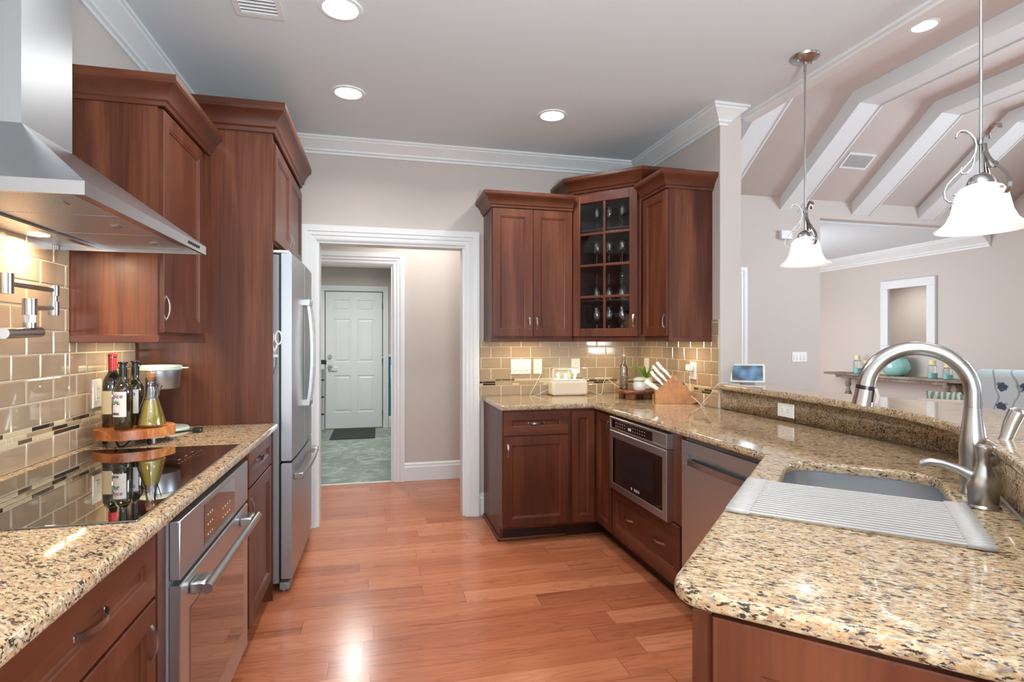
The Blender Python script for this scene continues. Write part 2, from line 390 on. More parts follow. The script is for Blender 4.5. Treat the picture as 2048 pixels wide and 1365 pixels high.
# ------------------------------------------------------------------ mesh helpers
class MB:
    def __init__(self):
        self.bm = bmesh.new(); self.mi = 0
    def _faces(self, fs):
        for f in fs: f.material_index = self.mi; f.smooth = True
    def box(self, x0, y0, z0, x1, y1, z1, bev=0.0, seg=2, xf=None):
        b2 = bmesh.new()
        vs_ = [b2.verts.new((x, y, z)) for x in (x0, x1) for y in (y0, y1) for z in (z0, z1)]
        for q in ((0,1,3,2),(4,6,7,5),(0,4,5,1),(2,3,7,6),(0,2,6,4),(1,5,7,3)):
            b2.faces.new([vs_[i] for i in q])
        bmesh.ops.recalc_face_normals(b2, faces=b2.faces[:])
        if bev > 0:
            lim = min(abs(x1-x0), abs(y1-y0), abs(z1-z0))*0.49
            bmesh.ops.bevel(b2, geom=b2.edges[:], offset=min(bev, lim), segments=seg, profile=0.5, affect='EDGES')
        b2.normal_update()
        for f in b2.faces: f.smooth = max(abs(c) for c in f.normal) < 0.9999
        self._merge(b2, xf)
    def _merge(self, b2, xf=None):
        mp = {}
        for v in b2.verts:
            mp[v] = self.bm.verts.new(xf @ v.co if xf else v.co)
        for f in b2.faces:
            try:
                nf = self.bm.faces.new([mp[v] for v in f.verts]); nf.material_index = self.mi; nf.smooth = f.smooth
            except ValueError: pass
        b2.free()
    def cyl(self, p0, p1, r0, r1=None, n=20, caps=True):
        if r1 is None: r1 = r0
        self.tube([p0, p1], [r0, r1], n, caps)
    def tube(self, pts, r, n=12, caps=True, flat=None, closed=False):
        """round (or flat=(w,t) ribbon) tube through points, parallel-transported frames"""
        P = [Vector(p) for p in pts]; k = len(P)
        rr = r if isinstance(r, (list, tuple)) else [r]*k
        T = []
        for i in range(k):
            if closed: d = P[(i+1) % k]-P[(i-1) % k]
            else: d = (P[min(i+1, k-1)]-P[max(i-1, 0)])
            T.append(d.normalized() if d.length > 1e-9 else Vector((0, 0, 1)))
        a = Vector((0, 0, 1)) if abs(T[0].z) < 0.9 else Vector((1, 0, 0))
        if flat and len(flat) > 2: a = Vector(flat[2])
        u = (a - T[0]*a.dot(T[0])).normalized()
        rings = []
        for i in range(k):
            u = (u - T[i]*u.dot(T[i])).normalized(); v = T[i].cross(u)
            ring = []
            if flat:
                w, t = flat[0]*rr[i], flat[1]*rr[i]
                for (cu, cv) in ((-w, -t), (w, -t), (w, t), (-w, t)):
                    ring.append(self.bm.verts.new(P[i]+u*cu+v*cv))
            else:
                for j in range(n):
                    an = 2*PI*j/n
                    ring.append(self.bm.verts.new(P[i]+(u*math.cos(an)+v*math.sin(an))*rr[i]))
            rings.append(ring)
        n_ = len(rings[0]); fs = []
        for i in range(k if closed else k-1):
            A, B = rings[i], rings[(i+1) % k]
            for j in range(n_):
                fs.append(self.bm.faces.new((A[j], A[(j+1) % n_], B[(j+1) % n_], B[j])))
        if caps and not closed:
            fs.append(self.bm.faces.new(rings[0][::-1])); fs.append(self.bm.faces.new(rings[-1]))
        self._faces(fs)
    def lathe(self, prof, c=(0, 0, 0), n=28, xf=None, sx=1, sy=1):
        """prof: (r, z) bottom to top or any open profile; closes to axis where r=0"""
        rings = []; c = Vector(c)
        for r, z in prof:
            if r < 1e-6:
                co = c+Vector((0, 0, z)); rings.append([self.bm.verts.new(xf @ co if xf else co)])
            else:
                ring = []
                for j in range(n):
                    an = 2*PI*j/n
                    co = c+Vector((r*math.cos(an)*sx, r*math.sin(an)*sy, z))
                    ring.append(self.bm.verts.new(xf @ co if xf else co))
                rings.append(ring)
        fs = []
        for A, B in zip(rings, rings[1:]):
            if len(A) == 1 and len(B) == 1: continue
            if len(A) == 1:
                for j in range(n): fs.append(self.bm.faces.new((A[0], B[(j+1) % n], B[j])))
            elif len(B) == 1:
                for j in range(n): fs.append(self.bm.faces.new((A[j], A[(j+1) % n], B[0])))
            else:
                for j in range(n): fs.append(self.bm.faces.new((A[j], A[(j+1) % n], B[(j+1) % n], B[j])))
        self._faces(fs)
    def prism(self, poly, z0, z1, xf=None, cap=True):
        lo = [self.bm.verts.new(xf @ Vector((x, y, z0)) if xf else (x, y, z0)) for x, y in poly]
        hi = [self.bm.verts.new(xf @ Vector((x, y, z1)) if xf else (x, y, z1)) for x, y in poly]
        k = len(poly)
        fs = [self.bm.faces.new((lo[i], lo[(i+1) % k], hi[(i+1) % k], hi[i])) for i in range(k)]
        a_ = self.bm.faces.new(lo[::-1]); b_ = self.bm.faces.new(hi)
        fs += [a_, b_]; self._faces(fs); a_.smooth = b_.smooth = False
    def sweep(self, path, prof, n=(0, 0, 1), closed=False, caps=True):
        """mitred moulding; profile (a,b): a along n x dir (left of travel), b along n; profile is a closed loop"""
        P = [Vector(p) for p in path]; n = Vector(n); k = len(P); rings = []
        for i in range(k):
            d0 = (P[i]-P[i-1]).normalized() if (i > 0 or closed) else None
            d1 = (P[(i+1) % k]-P[i]).normalized() if (i < k-1 or closed) else None
            if d0 is None: d0 = d1
            if d1 is None: d1 = d0
            s0, s1 = n.cross(d0), n.cross(d1)
            mi = (s0+s1)/(1+s0.dot(s1))
            rings.append([self.bm.verts.new(P[i]+mi*a+n*b) for a, b in prof])
        m = len(prof); fs = []
        for i in range(k if closed else k-1):
            A, B = rings[i], rings[(i+1) % k]
            for j in range(m): fs.append(self.bm.faces.new((A[j], A[(j+1) % m], B[(j+1) % m], B[j])))
        if caps and not closed:
            fs.append(self.bm.faces.new(rings[0][::-1])); fs.append(self.bm.faces.new(rings[-1]))
        self._faces(fs)
    def rects(self, x0, z0, x1, z1, rings, back=None, xf=None):
        """concentric rectangles in the XZ plane facing -Y: rings = (inset, y)"""
        R = []
        rr = list(rings)
        if back is not None: rr = [(rr[0][0], back)] + rr
        for ins, y in rr:
            cs = [(x0+ins, y, z0+ins), (x1-ins, y, z0+ins), (x1-ins, y, z1-ins), (x0+ins, y, z1-ins)]
            R.append([self.bm.verts.new(xf @ Vector(c) if xf else c) for c in cs])
        fs = []
        for A, B in zip(R, R[1:]):
            for j in range(4): fs.append(self.bm.faces.new((A[j], A[(j+1) % 4], B[(j+1) % 4], B[j])))
        fs.append(self.bm.faces.new(R[-1]))
        if back is not None: fs.append(self.bm.faces.new(R[0][::-1]))
        self._faces(fs)
        for f in fs: f.smooth = False
    def ball(self, c, r, n=16, sx=1, sy=1, sz=1, xf=None):
        m = max(6, n//2)
        self.lathe([(max(0, r*math.sin(PI*i/m)) if 0 < i < m else 0, -r*sz*math.cos(PI*i/m)) for i in range(m+1)], c, n, xf, sx, sy)
    def mesh(self, name, mats, smooth=35):
        bmesh.ops.recalc_face_normals(self.bm, faces=self.bm.faces[:])
        me = bpy.data.meshes.new(name); self.bm.to_mesh(me); self.bm.free()
        for m in (mats if isinstance(mats, (list, tuple)) else [mats]): me.materials.append(m)
        if smooth:
            fl = [p.use_smooth for p in me.polygons]
            me.set_sharp_from_angle(angle=math.radians(smooth))      # resets the face flags, so they are put back
            me.polygons.foreach_set('use_smooth', fl)
        else:
            for p in me.polygons: p.use_smooth = False
        return me
    def build(self, name, mats, parent=None, world=False, loc=None, rotz=None, smooth=35):
        if world and parent is not None:
            inv = wm(parent).inverted()
            bmesh.ops.transform(self.bm, matrix=inv, verts=self.bm.verts[:])
        o = bpy.data.objects.new(name, self.mesh(name, mats, smooth)); C.objects.link(o)
        if parent is not None: o.parent = parent
        if loc is not None: o.location = loc
        if rotz is not None: o.rotation_euler = (0, 0, math.radians(rotz))
        return o

def wm(o):
    m = Matrix.Translation(o.location) @ o.rotation_euler.to_matrix().to_4x4()
    return (wm(o.parent) @ m) if o.parent else m

def tag(o, label, cat, group=None, kind=None):
    if label: o['label'] = label
    if cat: o['category'] = cat
    if group: o['group'] = group
    if kind: o['kind'] = kind
    return o
def thing(name, label, cat, loc=(0, 0, 0), rotz=0, group=None):
    o = bpy.data.objects.new(name, None); C.objects.link(o)
    o.empty_display_size = 0.05
    o.location = loc; o.rotation_euler = (0, 0, math.radians(rotz))
    return tag(o, label, cat, group)
def struct(name, mb, mat, label=None, smooth=35):
    o = mb.build(name, mat, smooth=smooth); o['kind'] = 'structure'
    if label: o['label'] = label
    return o
def kids(o): return [c for c in C.objects if c.parent == o]
def dup(root, loc, rotz=0, label=None, group=None):
    def rec(o, parent):
        c = o.copy(); C.objects.link(c)
        if parent: c.parent = parent
        for ch in kids(o): rec(ch, c)
        return c
    r = rec(root, None)
    r.location = loc; r.rotation_euler = (0, 0, math.radians(rotz))
    if label: r['label'] = label
    if group: r['group'] = group
    return r
def TR(x, y, z, rz=0, rx=0, ry=0):
    return Matrix.Translation((x, y, z)) @ Matrix.Rotation(math.radians(rz), 4, 'Z') @ Matrix.Rotation(math.radians(ry), 4, 'Y') @ Matrix.Rotation(math.radians(rx), 4, 'X')

def slab(name, loops, z0, z1, bev, mat, parent=None, loc=(0, 0, 0)):
    """flat slab with rounded edges from 2D outlines (first outer, rest holes); curve turned into a mesh"""
    cu = bpy.data.curves.new(name, 'CURVE'); cu.dimensions = '2D'; cu.fill_mode = 'BOTH'
    for lp in loops:
        sp = cu.splines.new('POLY'); sp.points.add(len(lp)-1)
        for p, (x, y) in zip(sp.points, lp): p.co = (x-loc[0], y-loc[1], 0, 1)
        sp.use_cyclic_u = True
    cu.extrude = (z1-z0)/2-bev; cu.bevel_depth = bev; cu.bevel_resolution = 3; cu.offset = -bev
    t = bpy.data.objects.new('tmp', cu); C.objects.link(t)
    dg = bpy.context.evaluated_depsgraph_get()
    me = bpy.data.meshes.new_from_object(t.evaluated_get(dg))
    bpy.data.objects.remove(t)
    me.transform(Matrix.Translation((0, 0, (z0+z1)/2-loc[2])))
    me.name = name; me.materials.clear(); me.materials.append(mat)
    me.set_sharp_from_angle(angle=math.radians(40))
    for p in me.polygons: p.use_smooth = abs(p.normal.z) < 0.9995
    o = bpy.data.objects.new(name, me); C.objects.link(o)
    o.location = loc if parent is None else (0, 0, 0)
    if parent: o.parent = parent
    return o

def arc(cx, cy, r, a0, a1, n=8):
    return [(cx+r*math.cos(math.radians(a0+(a1-a0)*i/n)), cy+r*math.sin(math.radians(a0+(a1-a0)*i/n))) for i in range(n+1)]
def rrect(x0, y0, x1, y1, r, n=6):
    return arc(x1-r, y0+r, r, -90, 0, n)+arc(x1-r, y1-r, r, 0, 90, n)+arc(x0+r, y1-r, r, 90, 180, n)+arc(x0+r, y0+r, r, 180, 270, n)

def text_mesh(s, size, depth=0.0002, bold=0.0):
    cu = bpy.data.curves.new('txt', 'FONT'); cu.body = s; cu.size = size; cu.align_x = 'CENTER'; cu.align_y = 'CENTER'
    cu.extrude = depth; cu.offset = bold
    t = bpy.data.objects.new('tmp', cu); C.objects.link(t)
    dg = bpy.context.evaluated_depsgraph_get()
    me = bpy.data.meshes.new_from_object(t.evaluated_get(dg)); bpy.data.objects.remove(t)
    return me
def text(name, s, size, mat, parent, x, y, z, rotz=0, bend=None, bold=0.0):
    """lettering standing in the XZ plane facing -Y of its parent; bend = cylinder radius"""
    me = text_mesh(s, size, bold=bold)
    for v in me.vertices:
        a, b, c = v.co
        if bend: v.co = (bend*math.sin(a/bend), -(bend)*math.cos(a/bend)-c, b)
        else: v.co = (a, -c, b)
    me.materials.clear(); me.materials.append(mat)
    o = bpy.data.objects.new(name, me); C.objects.link(o); o.parent = parent
    o.location = (x, y, z); o.rotation_euler = (0, 0, math.radians(rotz))
    return o
# ------------------------------------------------------------------ the setting
CEIL = 2.78; GC = 3.80
XL, XR, YB = -1.15, 2.07, 4.17       # kitchen left wall, right wall, back wall
YE = 3.04                            # free end of the right wall
YH = 5.35                            # hall wall
YF, XF = 5.52, 7.93                  # living room far wall, right wall
def boxes(*bs):
    m = MB()
    for b in bs: m.box(*b)
    return m
struct('floor', boxes((-1.27, -3.1, -0.06, 8.05, 5.37, 0), (4.78, 5.37, -0.06, 8.05, 10.5, 0)), M['floor'])
struct('floor_laundry', boxes((-1.7, 5.37, -0.06, 1.7, 8.87, 0)), M['vinyl'])
struct('trim_0', boxes((-0.72, 5.355, 0, 0.117, 5.385, 0.004)), M['white'])
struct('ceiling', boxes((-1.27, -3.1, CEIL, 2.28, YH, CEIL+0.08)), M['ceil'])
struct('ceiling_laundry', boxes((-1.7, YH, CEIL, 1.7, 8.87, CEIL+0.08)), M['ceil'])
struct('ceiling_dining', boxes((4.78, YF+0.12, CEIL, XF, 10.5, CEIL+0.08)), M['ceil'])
m = MB()
X_YZ = Matrix(((0, 0, 1, 0), (1, 0, 0, 0), (0, 1, 0, 0), (0, 0, 0, 1)))   # prism drawn in (y, z), extruded along x
m.prism([(-3.1, GC), (4.5, GC), (YF, 3.01), (YF+0.12, 3.01), (YF+0.12, 3.12), (4.53, GC+0.1), (-3.1, GC+0.1)], 2.22, XF+0.12, X_YZ)
struct('ceiling_vault', m, M['ceil2'])
# walls
struct('wall_left', boxes((XL-0.12, -3.1, 0, XL, YH, CEIL)), M['wall'])
struct('wall_back', boxes((XL, YB, 0, -0.43, YB+0.12, CEIL), (0.64, YB, 0, XR, YB+0.12, CEIL), (-0.43, YB, 2.06, 0.64, YB+0.12, CEIL)), M['wall'])
struct('wall_right', boxes((XR, YE, 0, XR+0.15, YF, CEIL), (2.285, -3.0, CEIL, 2.34, YE, GC), (2.285, YE, CEIL+0.081, 2.34, 5.4, 3.2)), M['wall'])
struct('wall_hall', boxes((XL, YH, 0, -0.72, YH+0.12, CEIL), (0.135, YH, 0, XR, YH+0.12, CEIL), (-0.72, YH, 2.06, 0.135, YH+0.12, CEIL)), M['wall'])
struct('wall_laundry', boxes((-1.7, 8.75, 0, -0.80, 8.87, CEIL), (0.08, 8.75, 1.09, 1.7, 8.87, CEIL), (-0.80, 8.75, 2.10, 0.08, 8.87, CEIL),
                             (-0.80, 8.80, 0, 0.08, 8.87, 2.10), (-1.82, YH+0.12, 0, -1.7, 8.87, CEIL), (1.7, YH+0.12, 0, 1.82, 8.87, CEIL)), M['wall'])  # box behind the door is added to stop sky light leaking in
struct('wall_wainscot', boxes((0.08, 8.75, 0, 1.7, 8.87, 1.09), (-1.7, 8.744, 0, -0.88, 8.749, 1.09)), M['blue'])
struct('wall_far', boxes((XR+0.15, YF, 0, 3.16, YF+0.12, 3.12), (3.99, YF, 0, 5.104, YF+0.12, 3.12), (3.16, YF, 2.08, 3.99, YF+0.12, 3.12), (3.16, YF+0.08, 0, 3.99, YF+0.12, 2.08),
                         (5.104, YF, 2.80, XF, YF+0.12, 3.12)), M['wall'])
struct('wall_far_right', boxes((XF, -3.1, 0, XF+0.12, -0.1, 3.9), (XF, 2.5, 0, XF+0.12, 10.5, 3.9), (XF, -0.1, 0, XF+0.12, 2.5, 1.35), (XF, -0.1, 3.35, XF+0.12, 2.5, 3.9)), M['wall'])
struct('wall_dining', boxes((4.66, YF+0.12, 0, 4.78, 6.3, CEIL), (4.66, 8.3, 0, 4.78, 10.5, CEIL), (4.66, 6.3, 0, 4.78, 8.3, 0.65), (4.66, 6.3, 2.55, 4.78, 8.3, CEIL), (4.78, 10.4, 0, XF, 10.52, CEIL)), M['wall'])
struct('wall_rear', boxes((-1.27, -3.12, 0, -0.95, -3.0, GC), (1.85, -3.12, 0, 3.4, -3.0, GC), (7.0, -3.12, 0, 8.05, -3.0, GC),
                          (-0.95, -3.12, 0, 1.85, -3.0, 0.12), (-0.95, -3.12, 2.52, 1.85, -3.0, GC), (3.4, -3.12, 0, 7.0, -3.0, 0.4), (3.4, -3.12, 2.7, 7.0, -3.0, GC)), M['wall'])
def window(name, x0, y0, z0, x1, y1, z1, axis):  # frames added around the unseen fill lights
    m = MB(); w = 0.06
    if axis == 'y':
        for b in ((x0, y0, z0, x1, y1, z0+w), (x0, y0, z1-w, x1, y1, z1), (x0, y0, z0+w, x0+w, y1, z1-w), (x1-w, y0, z0+w, x1, y1, z1-w), ((x0+x1)/2-0.03, y0, z0+w, (x0+x1)/2+0.03, y1, z1-w)): m.box(*b)
    else:
        for b in ((x0, y0, z0, x1, y1, z0+w), (x0, y0, z1-w, x1, y1, z1), (x0, y0, z0+w, x1, y0+w, z1-w), (x0, y1-w, z0+w, x1, y1, z1-w), (x0, (y0+y1)/2-0.03, z0+w, x1, (y0+y1)/2+0.03, z1-w)): m.box(*b)
    struct(name, m, M['white'])
window('added_window_1', -0.95, -3.11, 0.12, 1.85, -3.05, 2.52, 'y')
window('added_window_2', 3.4, -3.11, 0.4, 7.0, -3.05, 2.7, 'y')
window('added_window_3', 7.98, -0.1, 1.35, 8.04, 2.5, 3.35, 'x')
window('added_window_4', 4.665, 6.3, 0.65, 4.69, 8.3, 2.55, 'x')

# beams across the vault
for i, x in enumerate((3.54, 4.55, 5.56, 6.57)):
    m = MB()
    m.prism([(-2.99, GC-0.001), (4.499, GC-0.001), (YF-0.001, 3.009), (YF-0.001, 2.865), (4.42, 3.655), (-2.99, 3.655)], x, x+0.25, X_YZ)
    m.prism([(4.41, 3.662), (YF-0.004, 2.872), (YF-0.004, 2.855), (4.41, 3.645)], x+0.25, x+0.265, X_YZ)
    m.prism([(-2.99, 3.668), (4.41, 3.668), (4.41, 3.645), (-2.99, 3.645)], x+0.25, x+0.265, X_YZ)
    o = struct('trim_%d' % (10+i), m, M['white'], smooth=None); o['label'] = 'white painted ceiling beam'
# mouldings
CROWN = [(0, 0), (0.108, 0), (0.108, -0.014), (0.098, -0.018), (0.094, -0.026), (0.080, -0.036), (0.060, -0.052), (0.042, -0.066), (0.034, -0.074), (0.030, -0.084), (0.016, -0.090), (0.014, -0.104), (0, -0.104)]
def crown(name, path):
    m = MB(); m.sweep(path, CROWN); struct(name, m, M['white'], smooth=20)
cz = CEIL-0.0005
crown('trim_1', [(XR+0.03, YE+0.10, cz), (XR+0.03, YE, cz), (XR, YE, cz), (XR, YB, cz), (XL, YB, cz), (XL, -2.99, cz)])
CR2 = [(a*1.5, b*1.75) for a, b in CROWN]
m = MB(); m.sweep([(XF, YF+0.13, cz), (XF, 10.39, cz), (4.79, 10.39, cz)], CR2); struct('trim_2', m, M['white'], smooth=20)
struct('trim_3', boxes((2.262, -2.99, CEIL-0.016, 2.284, YE+0.06, CEIL-0.0005), (2.2845, -2.99, CEIL-0.030, 2.345, YE+0.06, CEIL-0.001)), M['white'])
CAS = [(0, 0), (0, 0.014), (0.010, 0.018), (0.030, 0.018), (0.036, 0.024), (0.058, 0.024), (0.064, 0.030), (0.088, 0.034), (0.105, 0.034), (0.105, 0)]
def casing(name, xl, xr, h, y, k=1.0, jamb=None):
    m = MB(); m.sweep([(xl, y, 0.001), (xl, y, h), (xr, y, h), (xr, y, 0.001)], [(a*k, b*k) for a, b in CAS], n=(0, -1, 0))
    if jamb:
        m.box(xl-0.001, y, 0.001, xl+0.018, jamb, h-0.019); m.box(xr-0.018, y, 0.001, xr+0.001, jamb, h-0.019); m.box(xl-0.001, y, h-0.018, xr+0.001, jamb, h+0.001)
    struct(name, m, M['white'], smooth=20)
casing('trim_4', -0.43, 0.64, 2.058, YB-0.0005, 1.0, YB+0.13)
casing('trim_5', -0.72, 0.135, 2.058, YH-0.0005, 1.0, YH+0.13)
casing('trim_6', -0.79, 0.07, 2.095, 8.749, 0.75)
casing('trim_7', 3.16, 3.985, 2.07, YF-0.0005, 1.0)
BB = [(0, 0), (0.016, 0), (0.016, 0.13), (0.011, 0.142), (0.011, 0.155), (0.006, 0.168), (0, 0.172)]
def baseboard(name, path):
    m = MB(); m.sweep(path, BB); struct(name, m, M['white'], smooth=20)
baseboard('baseboard_hall', [(XR-0.005, YH, 0.001), (0.241, YH, 0.001)])
baseboard('baseboard_back', [(0.784, YB, 0.001), (0.746, YB, 0.001)])
baseboard('baseboard_left', [(-0.536, YB, 0.001), (-0.56, YB, 0.001)])
baseboard('baseboard_far', [(5.10, YF, 0.001), (4.10, YF, 0.001)])
baseboard('baseboard_right', [(XF, -2.99, 0.001), (XF, 10.39, 0.001)])
baseboard('baseboard_laundry', [(1.69, 8.75, 0.001), (0.155, 8.75, 0.001)])
struct('trim_8', boxes((0.155, 8.725, 1.09, 1.69, 8.749, 1.13), (-1.69, 8.72, 1.09, -0.88, 8.743, 1.13)), M['white'])
# six-panel door at the end of the laundry
def six_panel(name, x0, x1, y, h, lever=True):
    w = x1-x0; m = MB()
    xs = [0, 0.115, w/2-0.05, w/2+0.05, w-0.115, w]
    zs = [0, 0.24, 0.24+0.56, 0.24+0.56+0.20, 0.24+0.56+0.20+0.66, 0.24+0.56+0.20+0.66+0.12, h-0.12, h]
    # slab with six raised fields: grid of quads, field cells replaced by stepped rectangles
    for i in range(5):
        for j in range(7):
            a0, a1, b0, b1 = xs[i], xs[i+1], zs[j], zs[j+1]
            if i in (1, 3) and j in (1, 3, 5):
                m.rects(a0, b0, a1, b1, [(0, 0), (0.008, 0.007), (0.026, 0.007), (0.040, 0.001)])
            else:
                m._faces([m.bm.faces.new([m.bm.verts.new(c) for c in ((a0, 0, b0), (a1, 0, b0), (a1, 0, b1), (a0, 0, b1))])])
    m.box(0, 0.011, 0, w, 0.040, h)
    bmesh.ops.remove_doubles(m.bm, verts=m.bm.verts[:], dist=0.0005)
    o = m.build(name, M['white'], smooth=20); o.location = (x0, y, 0.012); o['kind'] = 'structure'
    if lever:
        k = MB(); k.cyl((0.062, -0.002, 0.93), (0.062, -0.018, 0.93), 0.034, 0.030); k.cyl((0.062, -0.012, 0.93), (0.062, -0.055, 0.93), 0.011)
        k.tube([(0.062, -0.052, 0.93), (0.10, -0.056, 0.935), (0.14, -0.054, 0.925), (0.175, -0.052, 0.928)], [0.011, 0.009, 0.008, 0.006])
        k.build('door_lever', M['nickel'], o)
        k = MB(); k.cyl((0.062, -0.002, 1.085), (0.062, -0.016, 1.085), 0.033, 0.028); k.cyl((0.062, -0.014, 1.085), (0.062, -0.026, 1.085), 0.014, 0.012); k.build('deadbolt', M['nickel'], o)
        for z in (0.25, 1.05, 1.86):
            k = MB(); k.box(w-0.004, -0.006, z-0.05, w+0.008, 0.0, z+0.05); k.cyl((w+0.002, -0.007, z-0.05), (w+0.002, -0.007, z+0.05), 0.006, n=8); k.build('hinge', M['nickel_dark'], o)
    return o
six_panel('door_1', -0.775, 0.055, 8.752, 2.07)
six_panel('door_2', 3.175, 3.97, YF+0.03, 2.04, False)
struct('trim_9', boxes((-0.79, 8.735, 0, 0.07, 8.75, 0.011)), plain('oak_sill', lin(140, 118, 86), 0.5))
k = MB(); k.box(0.113, YH+0.045, 0.98, 0.118, YH+0.085, 1.10, 0.001); struct('trim_14', k, M['nickel_dark'], 'metal strike plate on the white jamb')

# ------------------------------------------------------------------ tiled splashbacks (real tiles, real grout)
def splash(name, label, M4, u0, u1, zones, z0=0.914):
    """M4 maps local (u, -depth, z) so that local -Y is out of the wall; zones = [(ua, ub, ztop)]"""
    t = thing(name, label, 'backsplash', (0, 0, 0))
    def within(a, b, lo, hi):
        for ua, ub, zt in zones:
            if b > ua and a < ub and lo < zt: return max(a, ua), min(b, ub), lo, min(hi, zt)
        return None
    g = MB(); f = MB(); s = MB()
    for ua, ub, zt in zones: g.box(ua, -0.0055, z0, ub, -0.0005, zt, xf=M4)
    g.build('grout', M['grout'], t)
    rows = [(0.916, 0.990)]; z = 1.043
    while z < 2.0: rows.append((z, z+0.0785)); z += 0.0825
    G = 0.0032
    for ri, (a, b) in enumerate(rows):
        off = 0.078 if ri % 2 else 0.0
        u = u0-0.3+off
        while u < u1:
            for ua, ub, zt in zones:
                p, q = max(u, ua), min(u+0.1545-G, ub); zz = min(b, zt)
                if q-p > 0.006 and zz-a > 0.006:
                    f.rects(p, a, q, zz, [(0, -0.0050), (0.0012, -0.0074), (0.0035, -0.0085)], back=-0.0052, xf=M4)
            u += 0.1575
    f.build('field_tile', M['tile'], t, smooth=60)
    rnd = random.Random(3)
    mats = [M['mos1'], M['mos2'], M['mos3'], M['mos4']]
    for ri in range(3):
        a = 0.9935+ri*0.0165; u = u0-rnd.random()*0.1
        while u < u1:
            L = rnd.choice((0.03, 0.05, 0.075, 0.1)); s.mi = rnd.choice((0, 1, 1, 2, 2, 3))
            for ua, ub, zt in zones:
                p, q = max(u, ua), min(u+L-0.002, ub)
                if q-p > 0.004: s.rects(p, a, q, a+0.0145, [(0, -0.0050), (0.0008, -0.0076), (0.002, -0.0082)], back=-0.0052, xf=M4)
            u += L
    s.build('mosaic_band', mats, t, smooth=60)
    return t
splash('tile_backsplash', 'glossy greige subway tile behind the cooktop under the steel hood', TR(XL, 0, 0, 90), 0.9, 3.02, [(0.9, 1.42, 1.345), (1.42, 2.437, 1.74), (2.437, 3.02, 1.345)])
splash('tile_backsplash', 'subway tile strip above the counter beside the doorway casing', TR(0, YB, 0, 0), 0.752, 2.06, [(0.752, 2.058, 1.345)])
splash('tile_backsplash', 'subway tile strip behind the knife block, ending at the free wall end', TR(XR, 4.16, 0, -90), 0.0, 1.12, [(0.004, 1.04, 1.345), (1.04, 1.115, 1.47)])
# ------------------------------------------------------------------ cabinet helpers
# local frame of every front: x to the right seen from the front, z up, front face towards -y
def pull(parent, x, z, vertical=True, L=0.10, name='handle'):
    """arched ribbon pull with square feet"""
    m = MB(); pts = []
    n = 12
    for i in range(n+1):
        t = -1+2*i/n
        s, d = t*L/2, -0.010-0.022*(1-t*t)**0.75
        pts.append((0, d, s) if vertical else (s, d, 0))
    side = (1, 0, 0) if vertical else (0, 0, 1)
    m.tube(pts, 1, flat=(0.0058, 0.0020, side))
    for sg in (-1, 1):
        s = sg*L/2
        if vertical: m.box(-0.0065, -0.012, s-0.0075, 0.0065, 0.0, s+0.0075, 0.001)
        else: m.box(s-0.0075, -0.012, -0.0065, s+0.0075, 0.0, 0.0065, 0.001)
    return m.build(name, M['nickel'], parent, loc=(x, -0.0005, z), smooth=30)
def front(parent, name, w, h, x, y, z, rotz=0, stile=0.055, t=0.02, mat='cherry'):
    m = MB()
    m.rects(0, 0, w, h, [(0, -t+0.0025), (0.0025, -t), (stile, -t), (stile+0.003, -t+0.003), (stile+0.009, -t+0.0045), (stile+0.012, -t+0.009)], back=0.0)
    return m.build(name, M[mat], parent, loc=(x, y, z), rotz=rotz, smooth=25)
CC = [(0, 0), (0.010, 0), (0.014, 0.014), (0.022, 0.020), (0.028, 0.040), (0.044, 0.062), (0.060, 0.074), (0.066, 0.084), (0.066, 0.104), (0, 0.104)]

# ---- left run, doors face +X (rot 90: local x -> +Y)
LF = XL+0.60                                     # carcass front
t = thing('base_cabinet', 'left-hand base cabinet in the foreground with drawer over one door, below the cooktop counter', 'cabinet', (LF, 0.93, 0), 90)
m = MB(); m.box(0, 0.0, 0.10, 0.62, 0.585, 0.878); m.build('cabinet_box', M['cherry'], t)
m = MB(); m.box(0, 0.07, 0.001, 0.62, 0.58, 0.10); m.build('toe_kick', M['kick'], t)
d = front(t, 'drawer', 0.585, 0.155, 0.005, 0, 0.712, mat='cherry_h'); pull(d, 0.2925, 0.078, False, 0.115)
d = front(t, 'door', 0.585, 0.585, 0.005, 0, 0.118); pull(d, 0.555, 0.49)
t = thing('base_cabinet', 'narrow base cabinet with drawer over door between the wall oven and the refrigerator', 'cabinet', (LF, 2.40, 0), 90)
m = MB(); m.box(0, 0, 0.10, 0.636, 0.585, 0.878); m.build('cabinet_box', M['cherry'], t)
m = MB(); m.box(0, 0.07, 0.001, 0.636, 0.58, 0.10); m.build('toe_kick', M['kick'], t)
d = front(t, 'drawer', 0.50, 0.155, 0.125, 0, 0.712, mat='cherry_h'); pull(d, 0.25, 0.078, False)
d = front(t, 'door', 0.50, 0.585, 0.125, 0, 0.118); pull(d, 0.028, 0.50)
t = thing('base_cabinet', 'oven housing cabinet of cherry wood around the under-counter oven', 'cabinet', (LF, 1.553, 0), 90)
m = MB(); m.box(0, -0.012, 0.10, 0.055, 0.585, 0.878); m.box(0.828, -0.004, 0.10, 0.845, 0.585, 0.878); m.box(0.055, 0.0, 0.10, 0.828, 0.585, 0.13); m.box(0.055, 0.575, 0.13, 0.828, 0.585, 0.878)
m.build('cabinet_box', M['cherry'], t)
m = MB(); m.box(0, 0.07, 0.001, 0.845, 0.58, 0.10); m.build('toe_kick', M['kick'], t)
